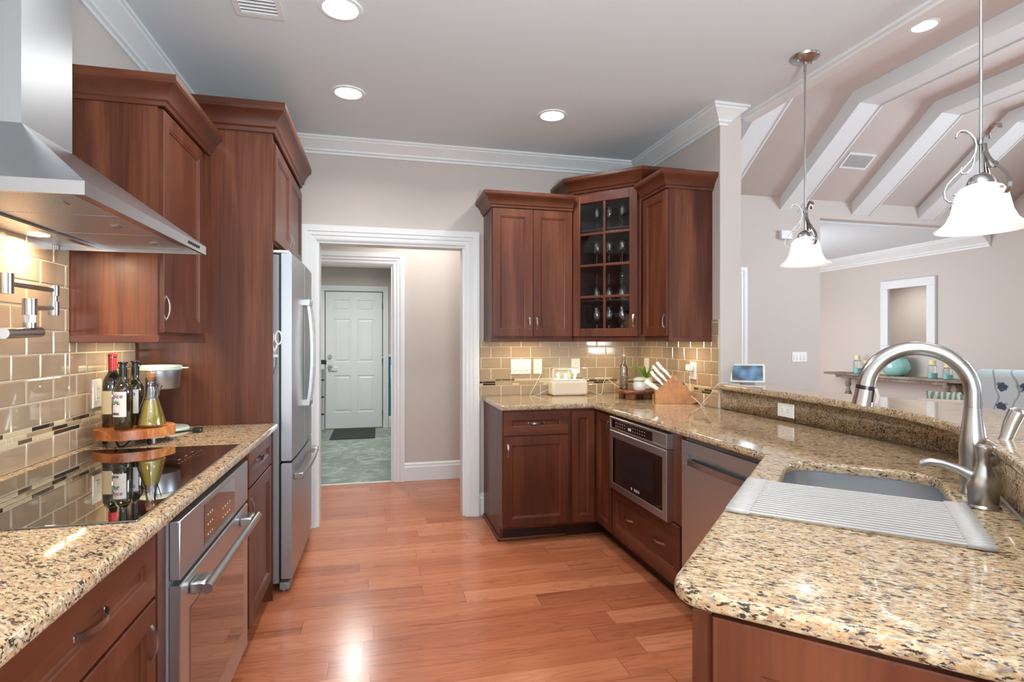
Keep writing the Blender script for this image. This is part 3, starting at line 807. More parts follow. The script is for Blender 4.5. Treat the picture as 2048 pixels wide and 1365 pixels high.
# near, behind the camera's left: the run carries on
t = thing('base_cabinet', 'base cabinet at the near end of the left counter, mostly out of frame', 'cabinet', (LF, 0.33, 0), 90)
m = MB(); m.box(0, 0, 0.10, 0.598, 0.585, 0.878); m.build('cabinet_box', M['cherry'], t)
m = MB(); m.box(0, 0.07, 0.001, 0.598, 0.58, 0.10); m.build('toe_kick', M['kick'], t)
d = front(t, 'drawer', 0.585, 0.155, 0.006, 0, 0.712, mat='cherry_h'); pull(d, 0.2925, 0.078, False)
d = front(t, 'door', 0.585, 0.585, 0.006, 0, 0.118); pull(d, 0.555, 0.49)

# left wall cabinet
UZ = 1.36
t = thing('wall_cabinet', 'cherry wall cabinet between the range hood and the refrigerator panel', 'cabinet', (XL, 2.44, UZ))
m = MB(); m.box(0, 0, 0, 0.305, 0.598, 0.92); m.build('cabinet_box', M['cherry_panel'], t)
m = MB(); m.box(0.0, -0.003, -0.032, 0.309, 0.016, 0.0, 0.003); m.build('light_rail', M['cherry_h'], t)
m = MB(); m.box(0.290, 0.016, -0.032, 0.309, 0.598, 0.0, 0.003); m.build('light_rail', M['cherry_h'], t)
d = front(t, 'door', 0.50, 0.885, 0.305, 0.008, 0.008, 90); pull(d, 0.030, 0.10, L=0.115)
m = MB(); m.sweep([(0.325, 0.599, 0.90), (0.325, 0.0, 0.90), (0.001, 0.0, 0.90)], CC); m.build('crown_molding', M['cherry_h'], t, smooth=20)

# tall refrigerator surround + cabinet above the refrigerator
t = thing('refrigerator_cabinet', 'tall cherry surround with side panels and a two-door cabinet above the refrigerator', 'cabinet', (XL, 3.04, 0))
m = MB(); m.box(0.001, 0, 0.001, 0.622, 0.02, 2.42); m.build('side_panel', M['cherry_panel'], t)
m = MB(); m.box(0.001, 1.02, 0.001, 0.622, 1.04, 2.42); m.build('side_panel', M['cherry_panel'], t)
m = MB(); m.box(0.001, 0.02, 1.845, 0.615, 1.02, 2.42); m.build('cabinet_box', M['cherry'], t)
d = front(t, 'door', 0.49, 0.50, 0.616, 0.022, 1.855, 90); pull(d, 0.455, 0.085)
d = front(t, 'door', 0.49, 0.50, 0.616, 0.517, 1.855, 90); pull(d, 0.035, 0.085)
m = MB(); m.sweep([(0.622, 1.04, 2.40), (0.622, 0.0, 2.40), (0.001, 0.0, 2.40)], [(a*1.1, b*1.3) for a, b in CC]); m.build('crown_molding', M['cherry_h'], t, smooth=20)

# ---- right: wall cabinets
t = thing('wall_cabinet', 'two-door cherry wall cabinet above the grow light planter, next to the doorway', 'cabinet', (0.785, 3.865, UZ))
m = MB(); m.box(0, 0, 0, 0.605, 0.304, 0.95); m.build('cabinet_box', M['cherry_panel'], t)
m = MB(); m.box(-0.003, -0.004, -0.03, 0.605, 0.014, 0, 0.003); m.build('light_rail', M['cherry_h'], t)
m = MB(); m.box(-0.003, 0.014, -0.03, 0.014, 0.304, 0, 0.003); m.build('light_rail', M['cherry_h'], t)
d = front(t, 'door', 0.298, 0.918, 0.004, -0.0005, 0.008); pull(d, 0.272, 0.095)
d = front(t, 'door', 0.298, 0.918, 0.304, -0.0005, 0.008); pull(d, 0.026, 0.095)
m = MB(); m.sweep([(0.0, 0.304, 0.93), (0.0, -0.018, 0.93), (0.604, -0.018, 0.93)][::-1], CC); m.build('crown_molding', M['cherry_h'], t, smooth=20)

t = thing('wall_cabinet', 'single-door cherry wall cabinet above the knife block at the free wall end', 'cabinet', (1.765, 3.44, UZ), -90)
# local x runs toward -Y, local y toward +X
m = MB(); m.box(0, 0, 0, 0.32, 0.304, 0.95); m.build('cabinet_box', M['cherry_panel'], t)
m = MB(); m.box(0, -0.004, -0.03, 0.323, 0.014, 0, 0.003); m.build('light_rail', M['cherry_h'], t)
m = MB(); m.box(0.306, 0.014, -0.03, 0.323, 0.304, 0, 0.003); m.build('light_rail', M['cherry_h'], t)
d = front(t, 'door', 0.312, 0.918, 0.004, -0.0005, 0.008, stile=0.052); pull(d, 0.286, 0.095)
m = MB(); m.sweep([(0.32, 0.304, 0.93), (0.32, -0.018, 0.93), (0.0, -0.018, 0.93)], CC); m.build('crown_molding', M['cherry_h'], t, smooth=20)

# diagonal corner cabinet with glazed door, hollow inside; local frame: origin at the wall corner
t = thing('corner_cabinet', 'taller diagonal corner wall cabinet with eight-pane glass door full of stemware', 'cabinet', (XR, YB, UZ))
H = 1.08
A = (-0.675, -0.001); B = (-0.675, -0.285); Cc = (-0.3, -0.66); D = (-0.001, -0.66)   # footprint: left side, diagonal, right side
pent = [(-0.001, -0.001), A, B, Cc, D]
m = MB()
m.prism(pent[::-1], H-0.02, H); m.prism(pent[::-1], 0.0, 0.02)
m.box(-0.675, -0.285, 0.02, -0.657, -0.001, H-0.02); m.box(-0.3, -0.66, 0.02, -0.001, -0.642, H-0.02)
m.build('cabinet_box', M['cherry'], t)
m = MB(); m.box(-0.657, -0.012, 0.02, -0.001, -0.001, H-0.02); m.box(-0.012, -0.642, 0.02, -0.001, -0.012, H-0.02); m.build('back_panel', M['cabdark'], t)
inn = [(-0.013, -0.013), (-0.655, -0.013), (-0.655, -0.30), (-0.31, -0.640), (-0.013, -0.640)]
SH = (0.275, 0.53, 0.79)
for z in SH:
    m = MB(); m.prism(inn[::-1], z-0.012, z); m.build('shelf', M['cherry_h'], t)
dg = Vector((Cc[0]-B[0], Cc[1]-B[1])); DL = dg.length   # diagonal length
m = MB()      # face frame in its own local frame, along the diagonal
m.box(0, 0, 0, 0.035, 0.018, H); m.box(DL-0.035, 0, 0, DL, 0.018, H); m.box(0.035, 0, 0, DL-0.035, 0.018, 0.03); m.box(0.035, 0, H-0.05, DL-0.035, 0.018, H)
m.build('face_frame', M['cherry'], t, loc=(B[0], B[1], 0), rotz=-45)
dw, dh = DL-0.04, 1.03
m = MB(); st = 0.058
m.box(0, -0.02, 0, st, 0, dh, 0.002); m.box(dw-st, -0.02, 0, dw, 0, dh, 0.002); m.box(st, -0.02, 0, dw-st, 0, st, 0.002); m.box(st, -0.02, dh-st, dw-st, 0, dh, 0.002)
door = m.build('door', M['cherry'], t, loc=(B[0]+0.0205/S2-0.001, B[1]-0.0205/S2-0.001, 0.008), rotz=-45)
m = MB(); m.box(dw/2-0.009, -0.018, st, dw/2+0.009, -0.004, dh-st, 0.003)
for k in (1, 2, 3):
    z = st+(dh-2*st)*k/4; m.box(st, -0.0175, z-0.009, dw-st, -0.0045, z+0.009, 0.003)
m.build('muntin', M['cherry_h'], door)
m = MB(); m.box(st-0.004, -0.010, st-0.004, dw-st+0.004, -0.007, dh-st+0.004); m.build('pane', M['pane'], door)
pull(door, dw-0.028, 0.11)
m = MB(); m.sweep([(A[0], A[1], H-0.02), (B[0], B[1], H-0.02), (Cc[0], Cc[1], H-0.02), (D[0], D[1], H-0.02)], [(-a*1.1-0.001, b*1.05) for a, b in CC]); m.build('crown_molding', M['cherry_h'], t, smooth=20)
m = MB(); m.sweep([(A[0], -0.29, -0.03), (B[0], B[1], -0.03), (Cc[0], Cc[1], -0.03), (-0.296, D[1], -0.03)], [(0.016, 0), (-0.006, 0), (-0.006, 0.03), (0.016, 0.03)]); m.build('light_rail', M['cherry_h'], t, smooth=20)
corner_inside = t

# ---- right: base cabinets
t = thing('base_cabinet', 'base cabinet with drawer over one door at the doorway end of the right counter', 'cabinet', (0.785, 3.52, 0))
m = MB(); m.box(0, 0, 0.10, 0.465, 0.648, 0.878); m.box(0, 0.075, 0.001, 0.018, 0.648, 0.10); m.build('cabinet_box', M['cherry'], t)
m = MB(); m.box(0.018, 0.075, 0.001, 0.465, 0.09, 0.10); m.build('toe_kick', M['kick'], t)
m = MB(); m.box(-0.014, 0.06, 0.001, 0.001, 0.62, 0.022, 0.005); m.box(-0.014, 0.060, 0.001, 0.465, 0.0745, 0.022, 0.005); m.build('shoe_molding', M['cherry_h'], t)
d = front(t, 'drawer', 0.445, 0.155, 0.006, -0.0005, 0.715, mat='cherry_h'); pull(d, 0.2225, 0.078, False)
d = front(t, 'door', 0.445, 0.59, 0.006, -0.0005, 0.118); pull(d, 0.028, 0.50)
t = thing('corner_base_cabinet', 'inside corner base cabinet with two narrow doors meeting at a right angle', 'cabinet', (1.45, 3.52, 0))
m = MB(); m.box(-0.198, 0, 0.10, 0.0, 0.648, 0.878); m.box(0.0, -0.285, 0.10, 0.60, 0.648, 0.878); m.build('cabinet_box', M['cherry'], t)
m = MB(); m.box(-0.198, 0.075, 0.001, 0.075, 0.09, 0.10); m.box(0.075, -0.285, 0.001, 0.09, 0.09, 0.10); m.build('toe_kick', M['kick'], t)
d = front(t, 'door', 0.162, 0.745, -0.190, -0.0005, 0.118, stile=0.045)
d = front(t, 'door', 0.240, 0.745, -0.0005, -0.028, 0.118, -90, stile=0.05); pull(d, 0.205, 0.66)
t = thing('microwave_cabinet', 'base cabinet holding the built-in microwave above a wide two-handle drawer', 'cabinet', (1.45, 3.235, 0), -90)
m = MB(); m.box(0, 0, 0.10, 0.02, 0.60, 0.878); m.box(0.805, 0, 0.10, 0.825, 0.60, 0.878); m.box(0.02, 0, 0.10, 0.805, 0.60, 0.43); m.box(0.02, 0.56, 0.43, 0.805, 0.60, 0.878)
m.box(0.02, 0, 0.855, 0.805, 0.02, 0.878); m.box(0.72, -0.012, 0.43, 0.825, 0.0, 0.878); m.box(0, -0.012, 0.43, 0.03, 0.0, 0.878); m.build('cabinet_box', M['cherry'], t)
m = MB(); m.box(0, 0.075, 0.001, 0.825, 0.09, 0.10); m.build('toe_kick', M['kick'], t)
d = front(t, 'drawer', 0.80, 0.29, 0.008, -0.0005, 0.132, mat='cherry_h'); pull(d, 0.22, 0.15, False); pull(d, 0.58, 0.15, False)

# sink cabinet on the diagonal: local frame u,v -> origin on the inner face
UV = lambda u, v: ((u+v)/S2, (u-v)/S2)
t = thing('sink_cabinet', 'angled cherry sink cabinet with framed end panel in the right foreground', 'cabinet', (0, 0, 0))
m = MB()
p = [UV(1.0, -0.232), UV(2.265, -0.232), UV(2.265, -0.212), UV(1.0, -0.212)]
m.prism(p, 0.10, 0.878); p = [UV(0.985, -0.232), UV(0.985, 0.35), UV(1.003, 0.35), UV(1.003, -0.232)][::-1]; m.prism(p, 0.10, 0.878)
m.build('cabinet_box', M['cherry'], t)
m = MB(); m.prism([UV(1.06, -0.16), UV(2.19, -0.16), UV(2.19, -0.145), UV(1.06, -0.145)], 0.001, 0.10); m.prism([UV(1.045, -0.16), UV(1.045, 0.35), UV(1.06, 0.35), UV(1.06, -0.16)][::-1], 0.001, 0.10); m.build('toe_kick', M['kick'], t)
x, y = UV(0.9845, -0.232)
m = MB(); m.box(0, -0.006, 0, 0.034, 0, 0.773, 0.002); m.build('corner_stile', M['cherry'], t, loc=(x, y, 0.10), rotz=-45)
x, y = UV(0.9845, -0.196); d = front(t, 'end_panel', 0.545, 0.77, x, y, 0.102, -45, stile=0.075)
x, y = UV(2.20, -0.2325)
for i in range(2):
    x, y = UV(2.12-0.53*i, -0.2325); d = front(t, 'door', 0.52, 0.74, x, y, 0.12, -135); pull(d, 0.49 if i == 0 else 0.03, 0.66)

# knee wall carrying the raised bar, and granite
def offs(path, d):
    out = []
    for i, p in enumerate(path):
        p = Vector(p); d0 = (p-Vector(path[i-1])).normalized() if i else None; d1 = (Vector(path[i+1])-p).normalized() if i < len(path)-1 else None
        d0 = d0 or d1; d1 = d1 or d0
        s0 = Vector((d0.y, -d0.x)); s1 = Vector((d1.y, -d1.x)); out.append(tuple(p+(s0+s1)/(1+s0.dot(s1))*d))
    return out
RIS = [UV(0.60, 0.352), (2.072, 1.574), (2.072, 3.038)]
ro = offs(RIS, 0.02); rk = offs(RIS, 0.021); rb = offs(RIS, 0.13)
m = MB(); m.prism(RIS+ro[::-1], 0.914, 1.036)
t = m.build('granite_riser', M['granite'], smooth=20); tag(t, 'granite riser strip between the lower counter and the raised bar', 'counter')
m = MB(); m.prism(rk+rb[::-1], 0.001, 1.036); struct('wall_knee', m, M['wall'])
inner = [UV(0.58, 0.318), (1.30, 0.85), (1.565, 1.115), (1.70, 1.26), (1.80, 1.40), (1.875, 1.55), (1.935, 1.72), (1.98, 1.92), (2.01, 2.15), (2.035, 2.45), (2.040, 2.75), (2.040, 3.038)]
outer = [(2.40, 3.038), (2.36, 2.85), (2.285, 2.6), (2.275, 2.4), (2.33, 2.15), (2.365, 1.87), (2.33, 1.62), (2.25, 1.44), (1.98, 1.16), UV(0.58, 0.60)]
tag(slab('bar_top', [inner+outer], 1.036, 1.070, 0.012, M['granite'], loc=(2.1, 2.0, 1.036)), 'raised granite bar top running from the free wall end around the sink', 'counter')
# lower right counter with the sink cut-out
def rot_uv(pts): return [UV(u, v) for u, v in pts]
cut = rot_uv(rrect(1.49, -0.180, 2.185, 0.232, 0.11))
vin = -0.27
nearc = [UV(u, v) for u, v in arc(0.955+0.06, vin+0.06, 0.06, 270, 180, 6)]
inn_corner = (1.40, 1.40+0.27*S2)
loop = [UV(0.955, 0.35)]+nearc[::-1]+[inn_corner, (1.40, 3.49), (0.768, 3.49), (0.768, 4.160), (2.060, 4.160), (2.060, 3.04), (2.0715, 3.035), (2.0715, 1.574)]
loop = loop[:1]+loop[1:]
tag(slab('countertop', [loop, cut], 0.880, 0.914, 0.012, M['granite'], loc=(1.7, 2.4, 0.88)), 'speckled granite counter of the right side with the sink cut-out', 'counter')
tag(slab('countertop', [[(XL+0.001, 0.32), (-0.503, 0.32), (-0.503, 3.037), (XL+0.001, 3.037)]], 0.880, 0.914, 0.012, M['granite'], loc=(-0.8, 1.6, 0.88)), 'speckled granite counter of the left side around the black cooktop', 'counter')
# ------------------------------------------------------------------ appliances
# range hood
HY0, HY1, HX = 1.45, 2.36, -0.65
t = thing('range_hood', 'stainless steel pyramid range hood with square chimney above the cooktop', 'range hood', (XL, 1.905, 1.67))
m = MB()
def loft(m, A, B):
    a = [m.bm.verts.new(p) for p in A]; b = [m.bm.verts.new(p) for p in B]; k = len(a)
    m._faces([m.bm.faces.new((a[i], a[(i+1) % k], b[(i+1) % k], b[i])) for i in range(k)])
    return a, b
R0 = [(XL+0.0095, HY0, 1.70), (HX, HY0, 1.70), (HX, HY1, 1.70), (XL+0.0095, HY1, 1.70)]
R1 = [(XL+0.001, 1.775, 1.93), (-0.945, 1.775, 1.93), (-0.945, 2.035, 1.93), (XL+0.001, 2.035, 1.93)]
loft(m, R0, R1)
m.build('canopy', M['hood_steel'], t, world=True, smooth=0)
m = MB()
for b in ((XL+0.0095, HY0, 1.668, HX, HY0+0.012, 1.70), (XL+0.0095, HY1-0.012, 1.668, HX, HY1, 1.70), (HX-0.012, HY0+0.012, 1.668, HX, HY1-0.012, 1.70)): m.box(*b)
m.box(XL+0.13, HY0+0.012, 1.675, XL+0.155, HY1-0.012, 1.697)
m.box(HX-0.05, HY0+0.012, 1.680, HX-0.012, HY1-0.012, 1.697)
m.build('rim', M['hood_steel'], t, world=True, smooth=0)
m = MB(); m.box(-0.945-0.204, 1.776, 1.925, -0.946, 2.034, CEIL-0.002); m.build('chimney', M['steel_v'], t, world=True)
m = MB(); m.box(XL+0.0095, HY0+0.012, 1.684, XL+0.13, HY1-0.012, 1.69); m.build('lamp_panel', M['steel_x'], t, world=True)
for i in range(3):
    y0 = HY0+0.014+i*0.2945; m = MB()
    m.box(XL+0.157, y0+0.003, 1.683, HX-0.052, y0+0.291, 1.692); f = m.build('filter', M['filter'], t, world=True)
    m = MB(); m.box(HX-0.13, y0+0.13, 1.679, HX-0.11, y0+0.16, 1.683); m.build('latch', M['nickel'], f, world=True)
for i in range(6):
    y = 2.165+i*0.021; m = MB(); m.cyl((HX, y, 1.685), (HX+0.003, y, 1.685), 0.0055, n=10); m.build('button', M['black'], t, world=True)
for y in (1.62, 2.12):
    m = MB(); m.cyl((XL+0.07, y, 1.6835), (XL+0.07, y, 1.680), 0.028, n=20); m.build('lamp_lens', M['warmlens'], t, world=True)
    area('hood_lamp', (XL+0.07, y, 1.672), (0, 0, 0), 0.05, 0.05, 3.4, (1, 0.76, 0.52), 'DISK')

# cooktop
t = thing('cooktop', 'black glass cooktop set flush into the left granite counter', 'cooktop', (-0.81, 1.935, 0.914))
m = MB(); m.box(-1.085, 1.45, 0.9145, -0.545, 2.42, 0.9195, 0.0015); m.build('glass_top', M['cookglass'], t, world=True)
for cx_, cy_, r in ((-0.70, 1.66, 0.10), (-0.96, 1.66, 0.075), (-0.82, 1.935, 0.125), (-0.70, 2.24, 0.075)):
    m = MB(); m.lathe([(r-0.0008, 0.91965), (r, 0.91965)], (cx_, cy_, 0), 64); m.build('burner_ring', M['greyprint'], t, world=True)
m = MB()
for k in range(9): m.box(-0.66+0.008*k*0, 2.08+0.03*k, 0.91952, -0.654, 2.086+0.03*k, 0.9198)
for k in range(3): m.box(-0.68, 2.14+0.07*k, 0.91952, -0.674, 2.16+0.07*k, 0.9198)
m.build('control_print', M['greyprint'], t, world=True)['kind'] = 'stuff'

# wall oven under the counter (local: x along +Y, -y toward the room)
t = thing('wall_oven', 'stainless steel built-in oven with bar handle under the left counter', 'oven', (-0.535, 1.612, 0), 90)
W = 0.766
m = MB(); m.box(0.0, -0.002, 0.135, W, 0.50, 0.86); m.build('oven_body', M['steel_side'], t)
m = MB(); m.box(0, -0.030, 0.706, W, -0.003, 0.862, 0.003); p = m.build('control_panel', M['steel_x'], t)
m = MB(); m.box(0.205, -0.0312, 0.722, 0.56, -0.0300, 0.845); m.build('control_glass', M['blackglass'], p)
m = MB()
for i in range(3):
    for j in range(3): m.box(0.235+0.022*i, -0.0316, 0.745+0.03*j, 0.243+0.022*i, -0.0312, 0.749+0.03*j)
for i in range(4):
    for j in range(2): m.box(0.40+0.028*i, -0.0316, 0.745+0.03*j, 0.409+0.028*i, -0.0312, 0.749+0.03*j)
m.build('touch_marks', M['silverink'], p)['kind'] = 'stuff'
m = MB(); m.rects(0, 0.13, W, 0.692, [(0, -0.027), (0.003, -0.030)], back=-0.004)
d = m.build('door', M['steel_x'], t)
m = MB(); m.box(0.075, -0.0315, 0.225, W-0.075, -0.0300, 0.60, 0.0008); m.build('window', M['ovenglass'], d)
m = MB()
for x in (0.10, W-0.10): m.box(x-0.035, -0.072, 0.637, x+0.035, -0.030, 0.672, 0.006)
m.tube([(0.055, -0.078, 0.655), (W-0.055, -0.078, 0.655)], 0.0145, n=16); m.build('handle', M['nickel'], d)
text('logo', 'BOSCH', 0.026, M['ink'], d, W/2, -0.0303, 0.175, bold=0.0004)

# refrigerator (faces +X)
FY = 3.115; FW = 0.895
t = thing('refrigerator', 'stainless steel french-door refrigerator with bottom freezer drawer', 'refrigerator', (-0.51, FY, 0), 90)
m = MB(); m.box(0, 0.0, 0.055, FW, 0.60, 1.79, 0.004); m.build('body', M['steel_side'], t)
m = MB(); m.box(0.006, -0.0105, 0.075, FW-0.006, -0.0002, 0.680); m.box(0.006, -0.0105, 0.705, FW-0.006, -0.0002, 1.785); m.build('gasket', M['black'], t)
def bowed(x0, x1, z0, z1, parts=10, bow=0.010):
    m = MB(); pts = []
    for i in range(parts+1):
        x = x0+(x1-x0)*i/parts; c = (x-FW/2)/(FW/2); pts.append((x, -0.063-bow*(1-c*c)))
    m.prism([(x0, -0.011)]+[(x0, pts[0][1])]+pts[1:-1]+[(x1, pts[-1][1])]+[(x1, -0.011)], z0, z1)
    bmesh.ops.recalc_face_normals(m.bm, faces=m.bm.faces[:])
    es = [e for e in m.bm.edges if e.is_manifold and e.calc_face_angle(0) > 0.6]
    bmesh.ops.bevel(m.bm, geom=es, offset=0.003, segments=2, affect='EDGES')
    return m
def fridge_handle(parent, pts, feet, ax):
    m = MB(); m.tube(pts, 1, flat=(0.011, 0.0085, ax))
    for (a, b) in feet: m.box(*a, *b, 0.004)
    m.build('handle', M['nickel'], parent)
for i, (x0, x1, hx) in enumerate(((0.002, FW/2-0.003, FW/2-0.045), (FW/2+0.003, FW-0.002, FW/2+0.045))):
    d = bowed(x0, x1, 0.70, 1.80).build('door', M['steel_v'], t)
    fridge_handle(d, [(hx, -0.10-0.022*(1-(2*k/10-1)**2), 0.96+0.61*k/10) for k in range(11)],
                  [((hx-0.014, -0.112, 0.945), (hx+0.014, -0.068, 0.985)), ((hx-0.014, -0.112, 1.545), (hx+0.014, -0.068, 1.585))], (1, 0, 0))
d = bowed(0.002, FW-0.002, 0.075, 0.688).build('freezer_drawer', M['steel_v'], t)
fridge_handle(d, [(0.07+0.755*k/12, -0.105-0.012*(1-(2*k/12-1)**2), 0.605) for k in range(13)],
              [((0.055, -0.115, 0.587), (0.105, -0.066, 0.622)), ((FW-0.105, -0.115, 0.587), (FW-0.055, -0.066, 0.622))], (0, 0, 1))
m = MB(); m.box(0.01, -0.05, 0.015, FW-0.01, -0.001, 0.054, 0.006); m.build('base_grille', M['steel_side'], t)
for x in (0.05, FW-0.05):
    m = MB(); m.cyl((x-0.012, -0.02, 0.0145), (x+0.012, -0.02, 0.0145), 0.0135, n=16); m.build('caster', M['plastic'], t)
m = MB(); m.box(0.0, -0.05, 1.801, 0.10, 0.06, 1.815, 0.004); m.build('hinge_cover', M['plastic'], t)

# things held on the refrigerator's side
t = thing('scissors', 'white-handled kitchen scissors hanging on the refrigerator side', 'scissors', (-0.535, FY-0.004, 1.33))
for s, dx in ((-1, -0.006), (1, 0.014)):
    m = MB(); pts = [(dx+s*0.010+0.016*math.cos(a)*1.0, -0.002, 0.022+0.034*math.sin(a)) for a in [2*PI*k/20 for k in range(20)]]
    m.tube(pts, 0.0045, n=8, closed=True); m.tube([(dx+s*0.004, -0.002, -0.012), (0.004, -0.002, -0.05)], [0.006, 0.004], n=8); m.build('grip', M['plastic'], t)
m = MB(); m.prism([(-0.006, -0.05), (0.010, -0.05), (0.006, -0.13), (0.0, -0.135)], 0, 0.002, Matrix(((1, 0, 0, 0), (0, 0, 1, -0.003), (0, 1, 0, 0), (0, 0, 0, 1)))); m.build('blade', M['steel_v'], t)
t = thing('magnetic_clip', 'white magnetic clip with dangling cord on the refrigerator side', 'clip', (-0.535, FY-0.001, 1.255))
m = MB(); m.box(-0.02, -0.012, -0.006, 0.022, -0.0002, 0.008, 0.002); m.build('clip_body', M['plastic'], t)
m = MB(); m.tube([(0.012, -0.008, -0.004), (0.014, -0.010, -0.04), (0.004, -0.010, -0.08), (-0.006, -0.008, -0.11)], 0.0012, n=6); m.build('cord', M['ink'], t)

# microwave drawer-style oven (faces -X): local x toward -Y
t = thing('microwave', 'built-in stainless microwave with black door glass in the right base run', 'microwave', (1.45, 3.205, 0), -90)
W = 0.70
m = MB(); m.box(0.02, -0.010, 0.436, W-0.02, 0.48, 0.850); m.build('body', M['steel_side'], t)
m = MB(); m.rects(0, 0.790, W, 0.868, [(0, -0.045), (0.004, -0.049), (0.013, -0.049), (0.015, -0.046)], back=-0.0125); p = m.build('control_panel', M['steel_x'], t)
m = MB(); m.box(0.03, -0.0475, 0.804, W-0.15, -0.0455, 0.855); m.build('control_glass', M['blackglass'], p)
m = MB()
for i in range(5):
    for j in range(2): m.box(0.09+0.03*i, -0.0478, 0.818+0.018*j, 0.098+0.03*i, -0.0475, 0.822+0.018*j)
for i in range(6):
    for j in range(2): m.box(0.32+0.028*i, -0.0478, 0.818+0.018*j, 0.327+0.028*i, -0.0475, 0.822+0.018*j)
m.box(0.26, -0.0478, 0.816, 0.30, -0.0475, 0.832); m.build('touch_marks', M['silverink'], p)['kind'] = 'stuff'
m = MB(); m.rects(0, 0.425, W, 0.786, [(0, -0.045), (0.004, -0.049), (0.040, -0.049), (0.044, -0.046)], back=-0.0125); d = m.build('door', M['steel_x'], t)
m = MB(); m.box(0.043, -0.0472, 0.468, W-0.043, -0.0462, 0.743); m.build('window', M['blackglass'], d)
m = MB(); m.rects(0.14, 0.53, W-0.14, 0.70, [(0, -0.0474)], back=-0.0473); m.build('viewing_screen', plain('perforated_screen', lin(34, 30, 32), 0.2), d)
text('logo', 'BOSCH', 0.020, M['silverink'], d, W/2+0.02, -0.0474, 0.492, bold=0.0004)
m = MB(); m.cyl((W/2-0.045, -0.0472, 0.492), (W/2-0.045, -0.0476, 0.492), 0.008, n=16); m.build('logo_disc', M['silverink'], d)

# dishwasher
t = thing('dishwasher', 'stainless dishwasher with curved pocket handle beside the sink corner', 'dishwasher', (1.45, 2.405, 0), -90)
W = 0.596
m = MB(); m.box(0.005, 0.0, 0.10, W-0.005, 0.55, 0.866); m.build('body', M['steel_side'], t)
m = MB(); m.rects(0.003, 0.115, W-0.003, 0.752, [(0, -0.022), (0.003, -0.025)], back=-0.0005)
m.box(0.003, -0.025, 0.8005, W-0.003, -0.0005, 0.858, 0.002); m.box(0.003, -0.025, 0.7525, 0.055, -0.0005, 0.800, 0.001); m.box(W-0.055, -0.025, 0.7525, W-0.003, -0.0005, 0.800, 0.001)
m.box(0.056, -0.006, 0.7525, W-0.056, -0.0006, 0.800)
d = m.build('door', M['steel_x'], t)
m = MB(); pts = [(0.056+(W-0.112)*k/14, -0.024-0.012*(1-(2*k/14-1)**2), 0.760) for k in range(15)]
m.tube(pts, 1, flat=(0.014, 0.003, (0, 0, 1))); m.build('handle', M['nickel'], d)
m = MB(); m.box(0.003, 0.05, 0.001, W-0.003, 0.07, 0.098); m.build('toe_kick', M['kick'], t)

# sink basin under the cut-out
t = thing('kitchen_sink', 'undermount stainless steel sink basin in the right counter', 'sink', (0, 0, 0.88))
def uvloop(u0, v0, u1, v1, r, z): return [(*UV(u, v), z) for u, v in rrect(u0, v0, u1, v1, r, 6)]
m = MB(); L = [uvloop(1.465, -0.200, 2.210, 0.255, 0.12, 0.8795), uvloop(1.480, -0.190, 2.195, 0.242, 0.115, 0.8795), uvloop(1.480, -0.190, 2.195, 0.242, 0.115, 0.868), uvloop(1.487, -0.183, 2.188, 0.235, 0.11, 0.72), uvloop(1.51, -0.160, 2.165, 0.212, 0.09, 0.69)]
R = [[m.bm.verts.new(p) for p in l] for l in L]
for A_, B_ in zip(R, R[1:]):
    k = len(A_); m._faces([m.bm.faces.new((A_[i], A_[(i+1) % k], B_[(i+1) % k], B_[i])) for i in range(k)])
m._faces([m.bm.faces.new(R[-1])])
m.build('basin', M['steel'], t, world=True, smooth=50)
x, y = UV(1.775, 0.02); m = MB(); m.lathe([(0.045, 0.6905), (0.042, 0.6925), (0.030, 0.6915), (0, 0.6915)], (x, y, 0)); m.build('drain', M['nickel_dark'], t, world=True)

# roll-up drying rack across the sink
t = thing('drying_rack', 'grey roll-up drying rack laid across the near part of the sink', 'dish rack', (0, 0, 0.9145))
N_R = 18
for i in range(N_R):
    u = 1.437+i*0.0196
    m = MB(); a = UV(u, -0.205); b = UV(u, 0.215)
    m.cyl((*a, 0.9215), (*b, 0.9215), 0.0038, n=10); m.build('rod', M['rackgrey'], t, world=True)
for v0, v1 in ((-0.258, -0.205), (0.205, 0.252)):
    m = MB()
    for i in range(N_R):
        u = 1.437+i*0.0196; m.cyl((*UV(u, v0), 0.9215), (*UV(u, v1), 0.9215), 0.0072, n=10)
    m.prism([UV(1.437, v0+0.006), UV(1.437, v1-0.003), UV(1.437+17*0.0196, v1-0.003), UV(1.437+17*0.0196, v0+0.006)], 0.9165, 0.9225); m.build('silicone_edge', M['rackgrey'], t, world=True)

# faucet
fx, fy = UV(1.965, 0.292)
t = thing('kitchen_faucet', 'tall brushed nickel gooseneck faucet with pull-down spray head', 'faucet', (fx, fy, 0.914), 135)
# local: +x points along -v (over the sink)?  rot 135 -> local x = (-0.707, 0.707) = -v direction
m = MB(); m.lathe([(0, 0.0006), (0.034, 0.0006), (0.034, 0.006), (0.031, 0.012), (0.030, 0.04), (0.031, 0.10), (0.032, 0.125), (0.029, 0.16), (0.0235, 0.20), (0.0205, 0.235), (0.0205, 0.238), (0.0, 0.238)], n=32); m.build('base', M['nickel'], t)
pts = [(0, 0, 0.2385), (0, 0, 0.27)]+[(0.125-0.125*math.cos(math.radians(a)), 0, 0.275+0.125*math.sin(math.radians(a))) for a in range(0, 176, 6)]
m = MB(); m.tube(pts, [0.0195]*18+[0.0195+0.0004*k for k in range(1, len(pts)-17)], n=24); m.build('spout', M['nickel'], t)
e = Vector(pts[-1]); dn = (e-Vector(pts[-2])).normalized()
p1 = e+dn*0.004; p2 = e+dn*0.012
m = MB(); m.cyl(tuple(e+dn*0.0002), tuple(p2), 0.0245, 0.0250, n=24); m.build('spray_collar', M['black'], t)
